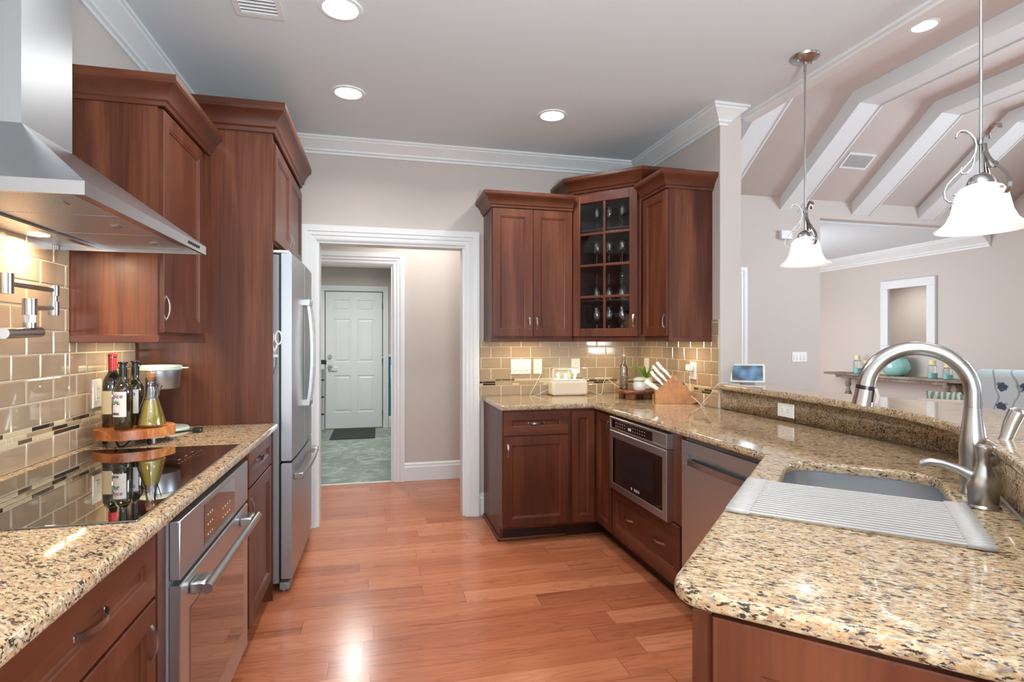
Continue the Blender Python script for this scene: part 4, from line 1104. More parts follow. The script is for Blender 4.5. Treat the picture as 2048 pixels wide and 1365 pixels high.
m = MB(); m.cyl(tuple(p2), tuple(p2+dn*0.048), 0.0248, 0.027, n=24); m.build('spray_head', M['nickel'], t)
bd = Vector((-dn.z, 0, dn.x))
m = MB(); c0 = p2+dn*-0.008-bd*0.026; c1 = p2+dn*0.035-bd*0.033
m.tube([tuple(c0), tuple((c0+c1)/2-bd*0.006), tuple(c1)], 1, flat=(0.011, 0.004, (0, 1, 0))); m.build('spray_button', M['nickel_dark'], t)
m = MB(); m.lathe([(0, -0.02), (0.024, -0.018), (0.026, 0), (0.024, 0.018), (0.0, 0.022)], xf=TR(-0.030, 0, 0.10, 0, 0, -60)); m.tube([(-0.035, 0, 0.105), (-0.055, 0, 0.125), (-0.070, 0, 0.16), (-0.080, 0, 0.20), (-0.092, 0, 0.232), (-0.097, 0, 0.24)], [0.023, 0.018, 0.0145, 0.018, 0.019, 0.008], n=18); m.build('lever_handle', M['nickel'], t)
# soap dispenser
sx_, sy_ = UV(1.812, 0.290)
t = thing('soap_dispenser', 'brushed nickel soap dispenser with curved spout in front of the faucet', 'soap dispenser', (sx_, sy_, 0.914), 135)
m = MB(); m.lathe([(0, 0.0006), (0.036, 0.0006), (0.036, 0.004), (0.031, 0.009), (0.033, 0.05), (0.0325, 0.066), (0.026, 0.085), (0.017, 0.105), (0.0145, 0.115), (0.015, 0.13), (0.0185, 0.15), (0.0185, 0.154), (0.010, 0.159), (0, 0.160)], n=28); m.build('body', M['nickel'], t)
m = MB(); m.tube([(0.008, 0, 0.070), (0.026, 0.0, 0.080), (0.052, 0.0, 0.093), (0.082, 0.0, 0.103), (0.108, 0.0, 0.105), (0.124, 0.0, 0.099), (0.129, 0, 0.092)], [0.016, 0.013, 0.0095, 0.008, 0.0085, 0.0095, 0.007], n=16); m.build('spout', M['nickel'], t)

# pot filler on the left wall
t = thing('pot_filler', 'folding brushed nickel pot filler tap on the tile above the cooktop', 'faucet', (XL+0.0095, 1.93, 1.50))
Xp = 0.0
m = MB(); m.lathe([(0, 0.0), (0.040, 0.0), (0.040, 0.006), (0.034, 0.012), (0.018, 0.018), (0.016, 0.055), (0, 0.055)], xf=TR(0, 0, 0.01, 0, 0, 90)); m.build('escutcheon', M['nickel'], t)
def P(y, z, x=0.075): return (x, y, z)
m = MB(); m.cyl(P(0.0, -0.025), P(0, 0.035), 0.018, n=20); m.tube([P(0.0, 0.006), P(0.235, 0.006)], 0.0085, n=14); m.build('upper_arm', M['nickel'], t)
m = MB(); m.cyl(P(0.245, -0.012), P(0.245, 0.022), 0.0155, n=18); m.cyl(P(0.245, -0.033), P(0.245, -0.012), 0.011, n=18); m.cyl(P(0.245, -0.078), P(0.245, -0.033), 0.0155, n=18); m.build('elbow_joint', M['nickel'], t)
m = MB(); m.tube([P(0.235, -0.055), P(0.075, -0.062, 0.10)], 0.0085, n=14); m.build('lower_arm', M['nickel'], t)
m = MB(); m.cyl(P(0.065, -0.085, 0.10), P(0.065, -0.035, 0.10), 0.0185, n=20); m.cyl(P(0.065, -0.108, 0.10), P(0.065, -0.085, 0.10), 0.0155, n=6); m.cyl(P(0.065, -0.125, 0.10), P(0.065, -0.108, 0.10), 0.0165, n=18); m.build('valve', M['nickel'], t)
m = MB(); m.cyl(P(-0.06, -0.143, 0.10), P(0.115, -0.137, 0.10), 0.0165, n=20); m.cyl(P(0.115, -0.137, 0.10), P(0.122, -0.137, 0.10), 0.0165, 0.012, n=20); m.build('spigot', M['nickel'], t)

# ------------------------------------------------------------------ lights of the room
def downlight(x, y, z, label, power, tilt=0, r=0.072):
    t = thing('recessed_downlight', label, 'ceiling light', (x, y, z))
    m = MB(); m.lathe([(r+0.022, -0.0005), (r+0.020, -0.006), (r+0.004, -0.008), (r, -0.004)], n=40); m.build('trim_ring', M['white'], t)
    m = MB(); m.lathe([(0, -0.003), (r, -0.003)], n=40); m.build('lens', M['lamp'], t)
    area('downlight_lamp', (x, y, z-0.02), (0, 0, 0), 0.13, 0.13, power, (1, 0.98, 0.95), 'DISK', 150)
DL = 8
downlight(-0.16, 2.50, CEIL, 'round recessed ceiling light nearest the refrigerator, cut by the top of the picture', DL)
downlight(-0.17, 3.34, CEIL, 'round recessed ceiling light in front of the doorway casing', DL)
downlight(1.08, 3.37, CEIL, 'round recessed ceiling light before the corner cabinet', DL)
for i, (x, y) in enumerate(((-0.16, 0.6), (1.08, 0.9), (0.45, -1.2))): downlight(x, y, CEIL, ('round recessed ceiling light above the near left counter', 'round recessed ceiling light above the near end of the sink counter', 'round recessed ceiling light behind the camera towards the rear wall')[i], DL)
downlight(4.14, 3.43, GC, 'round recessed light in the high ceiling between the white beams', 12, r=0.08)
downlight(0.45, 4.82, CEIL, 'added round recessed fill light, out of view in the hallway behind the doorway', 15)  # unseen lamp added to brighten the hall
downlight(-0.3, 7.2, CEIL, 'added round recessed fill light, out of view in the laundry room', 38)  # unseen lamp added to light the laundry evenly
downlight(5.6, 9.2, CEIL, 'added round recessed fill light, out of view in the dining room beyond the living room', 25)  # unseen lamp added so the mirror reflects a brighter room
for x0, y0, rz, sx2 in ((1.08, 3.99, 0, 0.35), (1.89, 3.30, 90, 0.25), (1.78, 3.90, -45, 0.30), (-1.00, 2.72, 90, 0.35)):
    t = thing('undercabinet_light', {1.08: 'slim warm light bar under the two-door wall cabinet', 1.89: 'slim warm light bar under the single-door wall cabinet', 1.78: 'slim warm light bar under the glazed corner cabinet', -1.00: 'slim warm light bar under the wall cabinet beside the range hood'}[x0], 'light', (x0, y0, UZ-0.0005), rz)
    m = MB(); m.box(-sx2/2, -0.02, -0.012, sx2/2, 0.02, -0.0005, 0.002); m.build('housing', M['plastic'], t)
    m = MB(); m.box(-sx2/2+0.01, -0.014, -0.0135, sx2/2-0.01, 0.014, -0.0122); m.build('lens', M['warmlens'], t)
    area('undercabinet_lamp', (x0, y0, UZ-0.018), (0, 0, math.radians(rz)), sx2-0.04, 0.02, 1.5, (1, 0.80, 0.53))

# pendants over the bar
def scroll(k):
    """one scrolled ribbon arm, drawn in (r, z)"""
    return [(0.030, 0.185), (0.045, 0.196), (0.058, 0.190), (0.062, 0.178)]
def pendant(x, y, zb, label):
    t = thing('pendant_lamp', label, 'pendant lamp', (x, y, zb))
    top = CEIL-zb
    m = MB(); m.lathe([(0, top-0.030), (0.018, top-0.030), (0.045, top-0.022), (0.066, top-0.010), (0.070, top-0.001), (0, top-0.001)], n=32); c = m.build('canopy', M['nickel'], t)
    for s in (-1, 1):
        m = MB(); m.ball((s*0.042, 0, top-0.026), 0.006, 10); m.build('screw_knob', M['chrome'], c)
    m = MB(); m.tube([(0, 0, 0.165), (0, 0, top-0.03)], 0.0048, n=12); m.cyl((0, 0, top-0.075), (0, 0, top-0.03), 0.0075, n=12); m.cyl((0, 0, 0.262), (0, 0, 0.275), 0.009, n=12); m.build('rod', M['nickel'], t)
    for k in range(3):
        a = math.radians(20+120*k); X = Matrix.Rotation(a, 4, 'Z')
        pr = []
        for i in range(9):                    # top leaf curling out
            q = math.radians(150-22*i); pr.append((0.040+0.020*math.cos(q)*(1-0.03*i), 0.296+0.018*math.sin(q)))
        pr = [(0.062, 0.292), (0.060, 0.303), (0.050, 0.311), (0.038, 0.309), (0.026, 0.298), (0.016, 0.280), (0.012, 0.262), (0.014, 0.240), (0.026, 0.215), (0.046, 0.190), (0.068, 0.168), (0.084, 0.148), (0.092, 0.126), (0.090, 0.106), (0.080, 0.094), (0.068, 0.092), (0.060, 0.100), (0.060, 0.111), (0.068, 0.116)]
        m = MB(); m.tube([X @ Vector((r, 0, z)) for r, z in pr], 1, flat=(0.0065, 0.0018, X @ Vector((0, 1, 0)))); m.build('scroll_arm', M['nickel'], t)
        pr = [(0.013, 0.262), (0.016, 0.235), (0.018, 0.210), (0.024, 0.190), (0.034, 0.178), (0.046, 0.178), (0.052, 0.187), (0.048, 0.196), (0.040, 0.195)]
        m = MB(); m.tube([X @ Vector((r, 0, z)) for r, z in pr], 1, flat=(0.005, 0.0016, X @ Vector((0, 1, 0)))); m.build('inner_scroll', M['nickel'], t)
    m = MB(); m.lathe([(0, 0.176), (0.012, 0.174), (0.030, 0.160), (0.036, 0.146), (0.036, 0.138), (0, 0.138)], n=24); m.build('shade_cap', M['nickel'], t)
    prof = [(0.036, 0.137), (0.052, 0.130), (0.064, 0.112), (0.070, 0.085), (0.076, 0.055), (0.088, 0.028), (0.106, 0.010), (0.118, 0.003), (0.116, 0.0), (0.103, 0.006), (0.084, 0.024), (0.072, 0.052), (0.066, 0.083), (0.060, 0.110), (0.049, 0.126), (0.034, 0.133)]
    m = MB(); m.lathe(prof, n=40); m.build('shade', M['shade'], t)
    m = MB(); m.ball((0, 0, 0.052), 0.030, 16, sz=1.2); m.cyl((0, 0, 0.08), (0, 0, 0.135), 0.014, n=12); m.build('bulb', M['bulb'], t)
pendant(2.106, 2.375, 1.722, 'far pendant lamp with frosted bell shade and scrolled arms, over the bar beside the column')
pendant(1.80, 1.31, 1.677, 'near pendant lamp with frosted bell shade, at the right edge over the bar bend')
# ------------------------------------------------------------------ plates on the walls
def plate(label, cat, x, y, z, rotz, w, h, kind, mat='plastic', n=1, horiz=False):
    t = thing('switch_plate' if kind == 'rocker' else 'wall_outlet', label, cat, (x, y, z), rotz)
    m = MB(); m.rects(-w/2, -h/2, w/2, h/2, [(0, -0.002), (0.003, -0.006)], back=-0.0003); m.build('plate', M[mat], t)
    for i in range(n):
        cx_ = (i-(n-1)/2)*0.046
        if kind == 'rocker':
            m = MB(); m.box(cx_-0.0165, -0.0085, -0.033, cx_+0.0165, -0.0058, 0.033, 0.001)
            m.box(cx_-0.0150, -0.0100, -0.030, cx_+0.0150, -0.0084, 0.001, 0.0008); m.build('rocker', M[mat], t)
        elif kind == 'decora':
            m = MB(); m.box(cx_-0.0165, -0.0080, -0.033, cx_+0.0165, -0.0058, 0.033, 0.001); m.build('receptacle', M[mat], t)
            m = MB()
            for s in (-0.02, 0.02): m.box(cx_-0.007, -0.0083, s-0.004, cx_-0.005, -0.0080, s+0.004); m.box(cx_+0.005, -0.0083, s-0.004, cx_+0.007, -0.0080, s+0.004)
            s = m.build('slot', M['ink'], t); s['kind'] = 'stuff'
        else:
            for s in (-0.0195, 0.0195):
                a, b = (s, 0) if horiz else (cx_, s)
                m = MB(); m.cyl((a, -0.0058, b), (a, -0.0078, b), 0.0165, n=20); r = m.build('receptacle', M[mat], t)
                for dx in (-0.006, 0.006):
                    m = MB()
                    if horiz: m.box(a-0.0045, -0.0082, b+dx-0.001, a+0.0045, -0.0078, b+dx+0.001)
                    else: m.box(a+dx-0.001, -0.0082, b-0.0045, a+dx+0.001, -0.0078, b+0.0045)
                    m.build('slot', M['ink'], r)
    return t
TB = YB-0.0085; TX = XR-0.0085; TL = XL+0.0085
plate('white triple rocker switch plate on the tile beside the doorway', 'switch', 1.078, TB, 1.135, 0, 0.165, 0.118, 'rocker', n=3)
plate('white outlet plate on the tile between the triple switch and the grow light', 'outlet', 1.215, TB, 1.135, 0, 0.072, 0.118, 'outlet')
plate('blank white plate on the tile behind the grow light arm', 'outlet', 1.528, TB, 1.137, 0, 0.074, 0.118, 'decora')
plate('white outlet plate in the corner behind the knife handles', 'outlet', TX, 3.99, 1.14, -90, 0.072, 0.118, 'outlet')
plg = plate('white outlet plate on the tile above the knife block, with a charger plugged in', 'outlet', TX, 3.325, 1.135, -90, 0.072, 0.118, 'outlet')
plate('white protected outlet plate on the left tile beside the wine bottle', 'outlet', TL, 2.64, 1.117, 90, 0.072, 0.118, 'decora')
plate('white horizontal outlet in the granite riser of the bar', 'outlet', XR-0.0005, 2.465, 0.972, -90, 0.118, 0.072, 'outlet', horiz=True)
plate('white four-rocker switch plate on the far living room wall', 'switch', 4.815, YF-0.0005, 1.147, 0, 0.21, 0.118, 'rocker', n=4)
t = tag(MB().build('sensor_box', M['white']), None, None); bpy.data.objects.remove(t)
m = MB(); m.box(4.53, YF-0.05, 2.52, 4.68, YF-0.0005, 2.62, 0.006); tag(m.build('wall_chime', M['white']), 'small white box high on the far wall behind the far pendant', 'door chime')

# ceiling vents
def vent(label, cat, M4, w, h, ns):
    t = thing('air_vent', label, cat); t.matrix_world = M4; t.location = M4.to_translation(); t.rotation_euler = M4.to_euler()
    m = MB()
    for b in ((-w/2, -h/2, -w/2+0.025, h/2), (w/2-0.025, -h/2, w/2, h/2), (-w/2+0.025, -h/2, w/2-0.025, -h/2+0.025), (-w/2+0.025, h/2-0.025, w/2-0.025, h/2)): m.box(b[0], b[1], -0.008, b[2], b[3], -0.0005)
    m.build('vent_frame', M['white'], t)
    m = MB(); m.box(-w/2+0.025, -h/2+0.025, -0.0028, w/2-0.025, h/2-0.025, -0.0006); m.build('backing', plain('vent_dark', lin(110, 110, 110), 0.8), t)
    for i in range(ns):
        x = -w/2+0.03+(w-0.06)*(i+0.5)/ns; m = MB(); m.box(-0.0035, -h/2+0.025, -0.004, 0.0035, h/2-0.025, 0.004, xf=TR(x, 0, -0.0068, 0, 0, 35)); m.build('louvre', M['white'], t)
vent('white ceiling register cut by the top edge, near the refrigerator cabinet', 'vent', TR(-0.505, 2.47, CEIL, 90), 0.36, 0.20, 12)
sl = math.degrees(math.atan2(GC-3.01, YF-4.5))
vent('white air register on the greige vault slope between two beams', 'vent', Matrix.Translation((5.20, 5.085, 3.01+(YF-5.085)*(GC-3.01)/(YF-4.5))) @ Matrix.Rotation(math.radians(-sl), 4, 'X'), 0.36, 0.20, 18)

# ------------------------------------------------------------------ left counter: board with bottles
t = thing('serving_board', 'round live-edge wooden board on black iron feet in the left counter corner', 'serving board', (-0.985, 2.60, 0.914))
m = MB(); rnd = random.Random(5)
prof = []
for j in range(40):
    a = 2*PI*j/40; r = 0.142+0.004*math.sin(3*a)+0.003*math.sin(7*a+1); prof.append((r*math.cos(a), r*math.sin(a)))
m.prism(prof, 0.030, 0.066); bmesh.ops.bevel(m.bm, geom=[e for e in m.bm.edges if e.is_manifold and e.calc_face_angle(0) > 1.0], offset=0.004, segments=2, affect='EDGES')
m.build('wood_slab', M['olivewood'], t)
for a in (200, 320, 80):
    x, y = 0.10*math.cos(math.radians(a)), 0.10*math.sin(math.radians(a)); m = MB(); m.ball((x, y, 0.010), 0.0095, 12); m.cyl((x, y, 0.012), (x, y, 0.030), 0.005, n=8); m.build('foot', M['iron'], t)
m = MB(); m.tube([(-0.03, -0.105, 0.0295), (-0.010, -0.118, 0.004), (0.006, -0.118, 0.003), (0.028, -0.105, 0.0295)], 0.003, n=8); m.build('iron_loop', M['iron'], t)
BT = 0.980+0.0005
def bottle(name, label, x, y, mat, r, h, rz=-22, grp=None, kind='oil'):
    t = thing(name, label, 'bottle', (x, y, BT), rz)
    m = MB(); m.lathe([(0, 0.001), (r*0.9, 0.0005), (r, 0.006), (r, h*0.56), (r*0.96, h*0.61), (r*0.72, h*0.68), (r*0.45, h*0.73), (r*0.40, h*0.78), (r*0.38, h*0.93), (r*0.42, h*0.935), (r*0.42, h*0.96), (r*0.36, h*0.965), (0, h*0.965)], n=36)
    m.build('glass_body', mat, t); return t
def curved_label(parent, r, z0, z1, a0, a1, mat, name='paper_label'):
    m = MB(); n = 18; lo = []; hi = []
    for i in range(n+1):
        a = math.radians(a0+(a1-a0)*i/n); lo.append(m.bm.verts.new((r*math.sin(a), -r*math.cos(a), z0))); hi.append(m.bm.verts.new((r*math.sin(a), -r*math.cos(a), z1)))
    m._faces([m.bm.faces.new((lo[i], lo[i+1], hi[i+1], hi[i])) for i in range(n)])
    return m.build(name, mat, parent)
t = bottle('wine_bottle', 'dark wine bottle with red foil neck at the back of the board', -1.072, 2.615, M['darkglass'], 0.036, 0.305)
m = MB(); m.lathe([(0.0150, 0.222), (0.0150, 0.288), (0.0165, 0.290), (0.0165, 0.300), (0.013, 0.302), (0, 0.302)], n=24); m.build('foil_capsule', M['red'], t)
curved_label(t, 0.0364, 0.055, 0.150, -70, 40, M['creampaper'])
for (x, y, lab, nut) in ((-1.0, 2.53, 'olive oil bottle with green leaf on its label, front of the board', False), (-1.0, 2.645, 'olive oil bottle with brown nut picture on its label, behind the front one', True)):
    r = 0.0335; h = 0.262
    t = bottle('oil_bottle', lab, x, y, M['oliveglass'], r, h, -22)
    m = MB(); m.lathe([(0.0125, h*0.80), (0.0142, h*0.80), (0.0142, h*0.955), (0.0125, h*0.962), (0.0125, h), (0.0175, h+0.003), (0.0175, h+0.008), (0, h+0.009)], n=20); c = m.build('pour_cap', M['black'], t)
    m = MB(); m.tube([((-0.017 if not nut else 0.017)+(-1 if not nut else 1)*0.008*math.sin(a), 0, h-0.006+0.011*math.cos(a)) for a in [PI*k/8 for k in range(9)]], 0.0012, n=6); m.build('cap_loop', M['black'], c)
    lb = curved_label(t, r+0.0004, 0.052, 0.152, -55, 62, M['paper'])
    text('label_print', 'Spice', 0.024, M['purple'], lb, 0, 0, 0.134, 0, bend=r+0.0006, bold=0.0003)
    text('label_print', '& TEA', 0.007, M['redink'], lb, 0, 0, 0.122, 0, bend=r+0.0006) if False else None
    if not nut:
        m = MB()
        for k in range(5):
            a = math.radians(90+(k-2)*42); cx_, cz = 0.010*math.cos(a), 0.010*math.sin(a)
            m.bm.faces.new([m.bm.verts.new((cx_+dx*math.cos(a)-dz*math.sin(a)*1, -(r+0.0008), 0.102+cz+dx*math.sin(a)+dz*math.cos(a))) for dx, dz in ((-0.008, 0), (0, -0.003), (0.009, 0), (0, 0.003))])
        s = m.build('leaf_print', M['herb'], lb)
    else:
        for k in (-1, 1):
            m = MB(); m.lathe([(0, 0), (0.008, 0.0)], n=14, sy=0.6, xf=TR(k*0.007, -(r+0.0009), 0.102, 0, 90, 0)); m.build('nut_print', M['cork'], lb)
    m = MB(); xx = -0.014
    while xx < 0.014:
        w_ = rnd.choice((0.0006, 0.001, 0.0014)); m.box(xx, -(r+0.0008), 0.060, xx+w_, -(r+0.0006)+0.0002, 0.069); xx += w_+rnd.choice((0.0006, 0.0012))
    b_ = m.build('barcode', M['ink'], lb); b_['kind'] = 'stuff'
t = thing('oil_decanter', 'conical glass decanter of golden oil with cork and spout', 'decanter', (-0.915, 2.57, BT), -20)
m = MB(); m.lathe([(0, 0.001), (0.046, 0.001), (0.053, 0.012), (0.050, 0.030), (0.036, 0.080), (0.0235, 0.125), (0.0205, 0.150)], n=36); m.build('oil', M['oil'], t) if False else None
m = MB(); m.lathe([(0, 0.004), (0.043, 0.004), (0.0505, 0.013), (0.0475, 0.030), (0.035, 0.078), (0.0265, 0.112), (0, 0.112)], n=36); m.build('oil', M['oil'], t)
m = MB(); m.lathe([(0, 0.001), (0.046, 0.001), (0.054, 0.012), (0.051, 0.030), (0.038, 0.080), (0.0245, 0.125), (0.0185, 0.160), (0.0175, 0.190), (0.0195, 0.194), (0.0195, 0.203), (0.0165, 0.205)], n=36); m.build('glass_body', M['stem'], t)
m = MB(); m.lathe([(0, 0.186), (0.0135, 0.186), (0.0165, 0.206), (0.017, 0.221), (0, 0.222)], n=20); m.build('cork_stopper', M['cork'], t)
m = MB(); m.tube([(0.020, 0, 0.115), (0.028, 0, 0.135), (0.036, 0, 0.16), (0.040, 0, 0.172)], [0.008, 0.0085, 0.009, 0.010], n=14, caps=False); m.build('side_spout', M['stem'], t)
t = thing('canister_stand', 'steel canister with pale mint lid held on a stand behind the bottles', 'canister', (-1.00, 2.90, 0.914))
m = MB(); m.lathe([(0, 0.0005), (0.125, 0.0005), (0.128, 0.008), (0.122, 0.016), (0.02, 0.020), (0, 0.020)], n=36); m.build('base', M['mint'], t)
m = MB(); m.cyl((0.0, -0.085, 0.018), (0.0, -0.085, 0.285), 0.020, n=24); m.build('column', M['steel_v'], t)
m = MB(); m.cyl((0.0, -0.085, 0.215), (0.0, -0.085, 0.232), 0.0206, n=24); m.build('band', M['kick'], t)
m = MB(); m.lathe([(0, 0.200), (0.082, 0.200), (0.086, 0.206), (0.092, 0.285), (0.0, 0.285)], n=40); m.build('steel_tub', M['steel_v'], t)
m = MB(); m.lathe([(0.094, 0.2855), (0.097, 0.288), (0.097, 0.303), (0.090, 0.308), (0, 0.310)], n=40); m.box(0.090, -0.012, 0.292, 0.125, 0.012, 0.298, 0.002); m.build('lid', M['mint'], t)
m = MB(); m.tube([(0.05, -0.115, 0.006), (0.09, -0.135, 0.012), (0.135, -0.105, 0.014), (0.16, -0.07, 0.012)], 0.004, n=8); m.box(0.15, -0.085, 0.0, 0.185, -0.05, 0.022, 0.003); tag(m.build('power_plug', M['black'], loc=(-0.975, 2.875, 0.9145)), 'black cord and plug on the granite beside the wooden board', 'cord')

# ------------------------------------------------------------------ right counter
CT = 0.9145
t = thing('herb_planter', 'white countertop herb planter with glowing grow light arm', 'planter', (1.432, 4.075, CT))
m = MB(); m.box(-0.145, -0.065, 0, 0.145, 0.065, 0.118, 0.022, 4); m.build('tub', M['offwhite'], t)
m = MB(); m.box(-0.135, -0.055, 0.1182, 0.135, 0.055, 0.1215, 0.001); m.build('cover', M['plastic'], t)
m = MB(); m.tube([(-0.118, 0, 0.12), (-0.118, 0, 0.180), (-0.116, 0, 0.196), (-0.106, 0, 0.206), (-0.09, 0, 0.208), (0.085, 0, 0.208)], 1, flat=(0.018, 0.0055, (0, 1, 0))); a_ = m.build('lamp_arm', M['offwhite'], t)
m = MB(); m.box(-0.085, -0.013, 0.2005, 0.080, 0.013, 0.2022); m.build('grow_light_strip', M['growlight'], a_)
area('grow_lamp', (1.43, 4.075, CT+0.198), (0, 0, 0), 0.15, 0.02, 0.35, (0.72, 1.0, 0.90))
for x, tl in ((-0.075, 12), (-0.015, 4), (0.055, -14)):
    m = MB(); m.box(-0.011, -0.004, 0, 0.011, 0.004, 0.048, 0.003, xf=TR(x, 0, 0.1216, 0, 0, -tl)); m.build('seed_pod', M['plastic'], t)
def cord(label, pts, r=0.0018, mat='plastic'):
    P = [Vector(p) for p in pts]; out = []
    for i in range(len(P)-1):
        p0, p1, p2, p3 = P[max(i-1, 0)], P[i], P[i+1], P[min(i+2, len(P)-1)]
        for k in range(8):
            q = k/8; out.append(0.5*((2*p1)+(-p0+p2)*q+(2*p0-5*p1+4*p2-p3)*q*q+(-p0+3*p1-3*p2+p3)*q**3))
    out.append(P[-1]); m = MB(); m.tube(out, r, n=8); return tag(m.build('white_cable', M[mat]), label, 'cable')
cord('white cord running down the tile to the left of the herb planter', [(1.245, 4.145, 1.10), (1.20, 4.13, 1.02), (1.14, 4.10, 0.93), (1.12, 4.05, 0.9175), (1.16, 4.06, 0.9175), (1.26, 4.10, 0.95), (1.283, 4.11, 0.96)])
cord('white cord looping on the counter between the herb planter and the round riser', [(1.58, 4.10, 0.94), (1.62, 4.08, 0.945), (1.70, 4.05, 0.918), (1.74, 4.10, 1.00), (1.77, 4.10, 1.035), (1.82, 4.06, 0.99), (1.93, 3.98, 0.9175)])
cord('white charger cord hanging from the outlet behind the knife block', [(2.03, 3.325, 1.10), (2.035, 3.32, 1.03), (2.02, 3.30, 0.98), (2.035, 3.24, 0.94), (2.03, 3.17, 0.9175), (2.035, 3.12, 0.95)])
cord('white cord rising from the counter over the bar edge to the smart display', [(2.035, 3.20, 0.9175), (2.045, 3.10, 1.00), (2.045, 3.02, 1.070), (2.12, 2.98, 1.0725), (2.16, 2.97, 1.0725)], 0.0018)
m = MB(); m.box(-0.022, -0.042, -0.022, 0.022, -0.0005, 0.022, 0.008, 3); t = m.build('charger', M['plastic'], loc=(TX-0.0085, 3.325, 1.155), rotz=-90); tag(t, 'white cube charger plugged into the outlet above the knife block', 'charger')

t = thing('wooden_riser', 'round wooden riser stand on block feet carrying the glass bottle and small jar', 'stand', (1.835, 3.73, CT), 15)
m = MB(); m.lathe([(0, 0.040), (0.140, 0.040), (0.150, 0.046), (0.152, 0.058), (0.148, 0.063), (0, 0.063)], n=48); m.build('round_top', M['acacia'], t)
for a in (30, 120, 210, 300):
    m = MB(); m.box(0.075, -0.035, 0, 0.115, 0.035, 0.040, 0.003, xf=Matrix.Rotation(math.radians(a), 4, 'Z')); m.build('foot', M['acacia'], t)
RT = CT+0.0635
t = thing('glass_bottle', 'tall clear glass bottle half filled with coloured grains', 'bottle', (1.775, 3.80, RT))
m = MB(); m.box(0,0,0,0,0,0) if False else m.lathe([(0, 0.001), (0.029, 0.001), (0.032, 0.006), (0.032, 0.150), (0.028, 0.172), (0.015, 0.190), (0.012, 0.225), (0.0145, 0.228), (0.0145, 0.243), (0.012, 0.244)], n=28); m.build('glass_body', M['stem'], t)
m = MB(); m.lathe([(0, 0.003), (0.029, 0.003), (0.0295, 0.095), (0, 0.098)], n=24)
mm, nt, b = newmat('coloured_grains'); v = nt.nodes.new('ShaderNodeTexVoronoi'); v.inputs['Scale'].default_value = 110
tc_ = nt.nodes.new('ShaderNodeTexCoord'); nt.links.new(tc_.outputs['Object'], v.inputs['Vector']); r_ = ramp(nt, [(0, lin(120, 70, 50)), (0.3, lin(196, 160, 110)), (0.55, lin(150, 140, 110)), (0.8, lin(220, 205, 180)), (1, lin(90, 96, 80))])
s_ = nt.nodes.new('ShaderNodeSeparateColor'); nt.links.new(v.outputs['Color'], s_.inputs[0]); nt.links.new(s_.outputs[0], r_.inputs[0]); nt.links.new(r_.outputs[0], b.inputs['Base Color'])
m.build('grains', mm, t)
m = MB(); m.cyl((0, 0, 0.2445), (0, 0, 0.256), 0.0135, n=16); m.build('stopper', M['plastic'], t)
t = thing('lidded_jar', 'small white ceramic jar with pale mint domed lid', 'jar', (1.838, 3.665, RT))
m = MB(); m.lathe([(0, 0.001), (0.038, 0.001), (0.046, 0.012), (0.047, 0.045), (0.042, 0.068), (0.0, 0.070)], n=30); m.build('pot', M['white'], t)
m = MB(); m.lathe([(0.048, 0.0705), (0.050, 0.074), (0.044, 0.088), (0.020, 0.096), (0.0, 0.097)], n=30); m.build('lid', M['mint'], t)
t = thing('air_plant_pot', 'white pot with thin arching green leaves behind the small jar', 'potted plant', (1.928, 3.735, RT))
m = MB(); m.lathe([(0, 0.001), (0.030, 0.001), (0.042, 0.012), (0.046, 0.055), (0.040, 0.085), (0.036, 0.083), (0, 0.078)], n=28); m.build('pot', M['plastic'], t)
rnd = random.Random(11)
m = MB()
for k in range(26):
    a = rnd.uniform(185, 300) if k < 18 else rnd.uniform(0, 360); a = math.radians(a); L_ = rnd.uniform(0.09, 0.17); h_ = rnd.uniform(0.05, 0.10)
    pts = [(math.cos(a)*L_*q, math.sin(a)*L_*q*0.7, 0.075+h_*math.sin(q*2.2)*1.1) for q in (0, 0.2, 0.4, 0.6, 0.8, 1.0)]
    m.tube(pts, [1, 1, 0.9, 0.75, 0.5, 0.15], flat=(0.0035, 0.0006))
s = m.build('leaves', M['green'], t); s['kind'] = 'stuff'

# knife block: profile in its own xz plane, thickness along y
KB = (1.845, 3.425, CT); KR = -24
t = thing('knife_block', 'honey maple knife block leaning back on the right counter', 'knife block', KB, KR)
m = MB(); Mxz = Matrix(((1, 0, 0, 0), (0, 0, 1, -0.055), (0, 1, 0, 0), (0, 0, 0, 1)))
m.prism([(-0.015, 0), (0.225, 0.0), (0.272, 0.022), (0.105, 0.192), (-0.015, 0.078), (0.015, 0.055)][:5], 0, 0.11, Mxz)
bmesh.ops.bevel(m.bm, geom=m.bm.edges[:], offset=0.003, segments=2, affect='EDGES'); m.build('block', M['block'], t, smooth=0)
sd = Vector((0.12, 0, 0.114)).normalized(); nd = Vector((-0.114, 0, 0.12)).normalized()
m = MB(); 
for k in range(3): m.box(-0.0012, -0.018, 0.002, 0.0012, 0.018, 0.0, xf=None) if False else None
m.bm.free()
kt = Matrix.Translation(KB) @ Matrix.Rotation(math.radians(KR), 4, 'Z')
def knife(label, s, yoff, L_, tilt=0, grp=None, mat='nickel_dark', wd_=0.008, tk=0.0055):
    base = Vector((-0.015, 0, 0.078))+sd*s; base.y = yoff
    p = kt @ base; o = thing('knife', label, 'knife', p, KR, grp)
    d = (nd+sd*tilt).normalized()
    m = MB(); m.tube([tuple(d*0.0008), tuple(d*0.018)], 1, flat=(0.0065, tk*0.9, (0, 1, 0))); m.build('bolster', M['steel_v'], o)
    m = MB(); m.tube([tuple(d*q*L_+sd*c) for q, c in ((0.15, 0), (0.35, 0.002), (0.6, 0.0), (0.85, 0.001), (1.0, 0.005))], [0.85, 1.1, 0.95, 1.1, 1.0], flat=(tk, wd_, (0, 1, 0))); m.build('handle', M[mat], o)
    return o
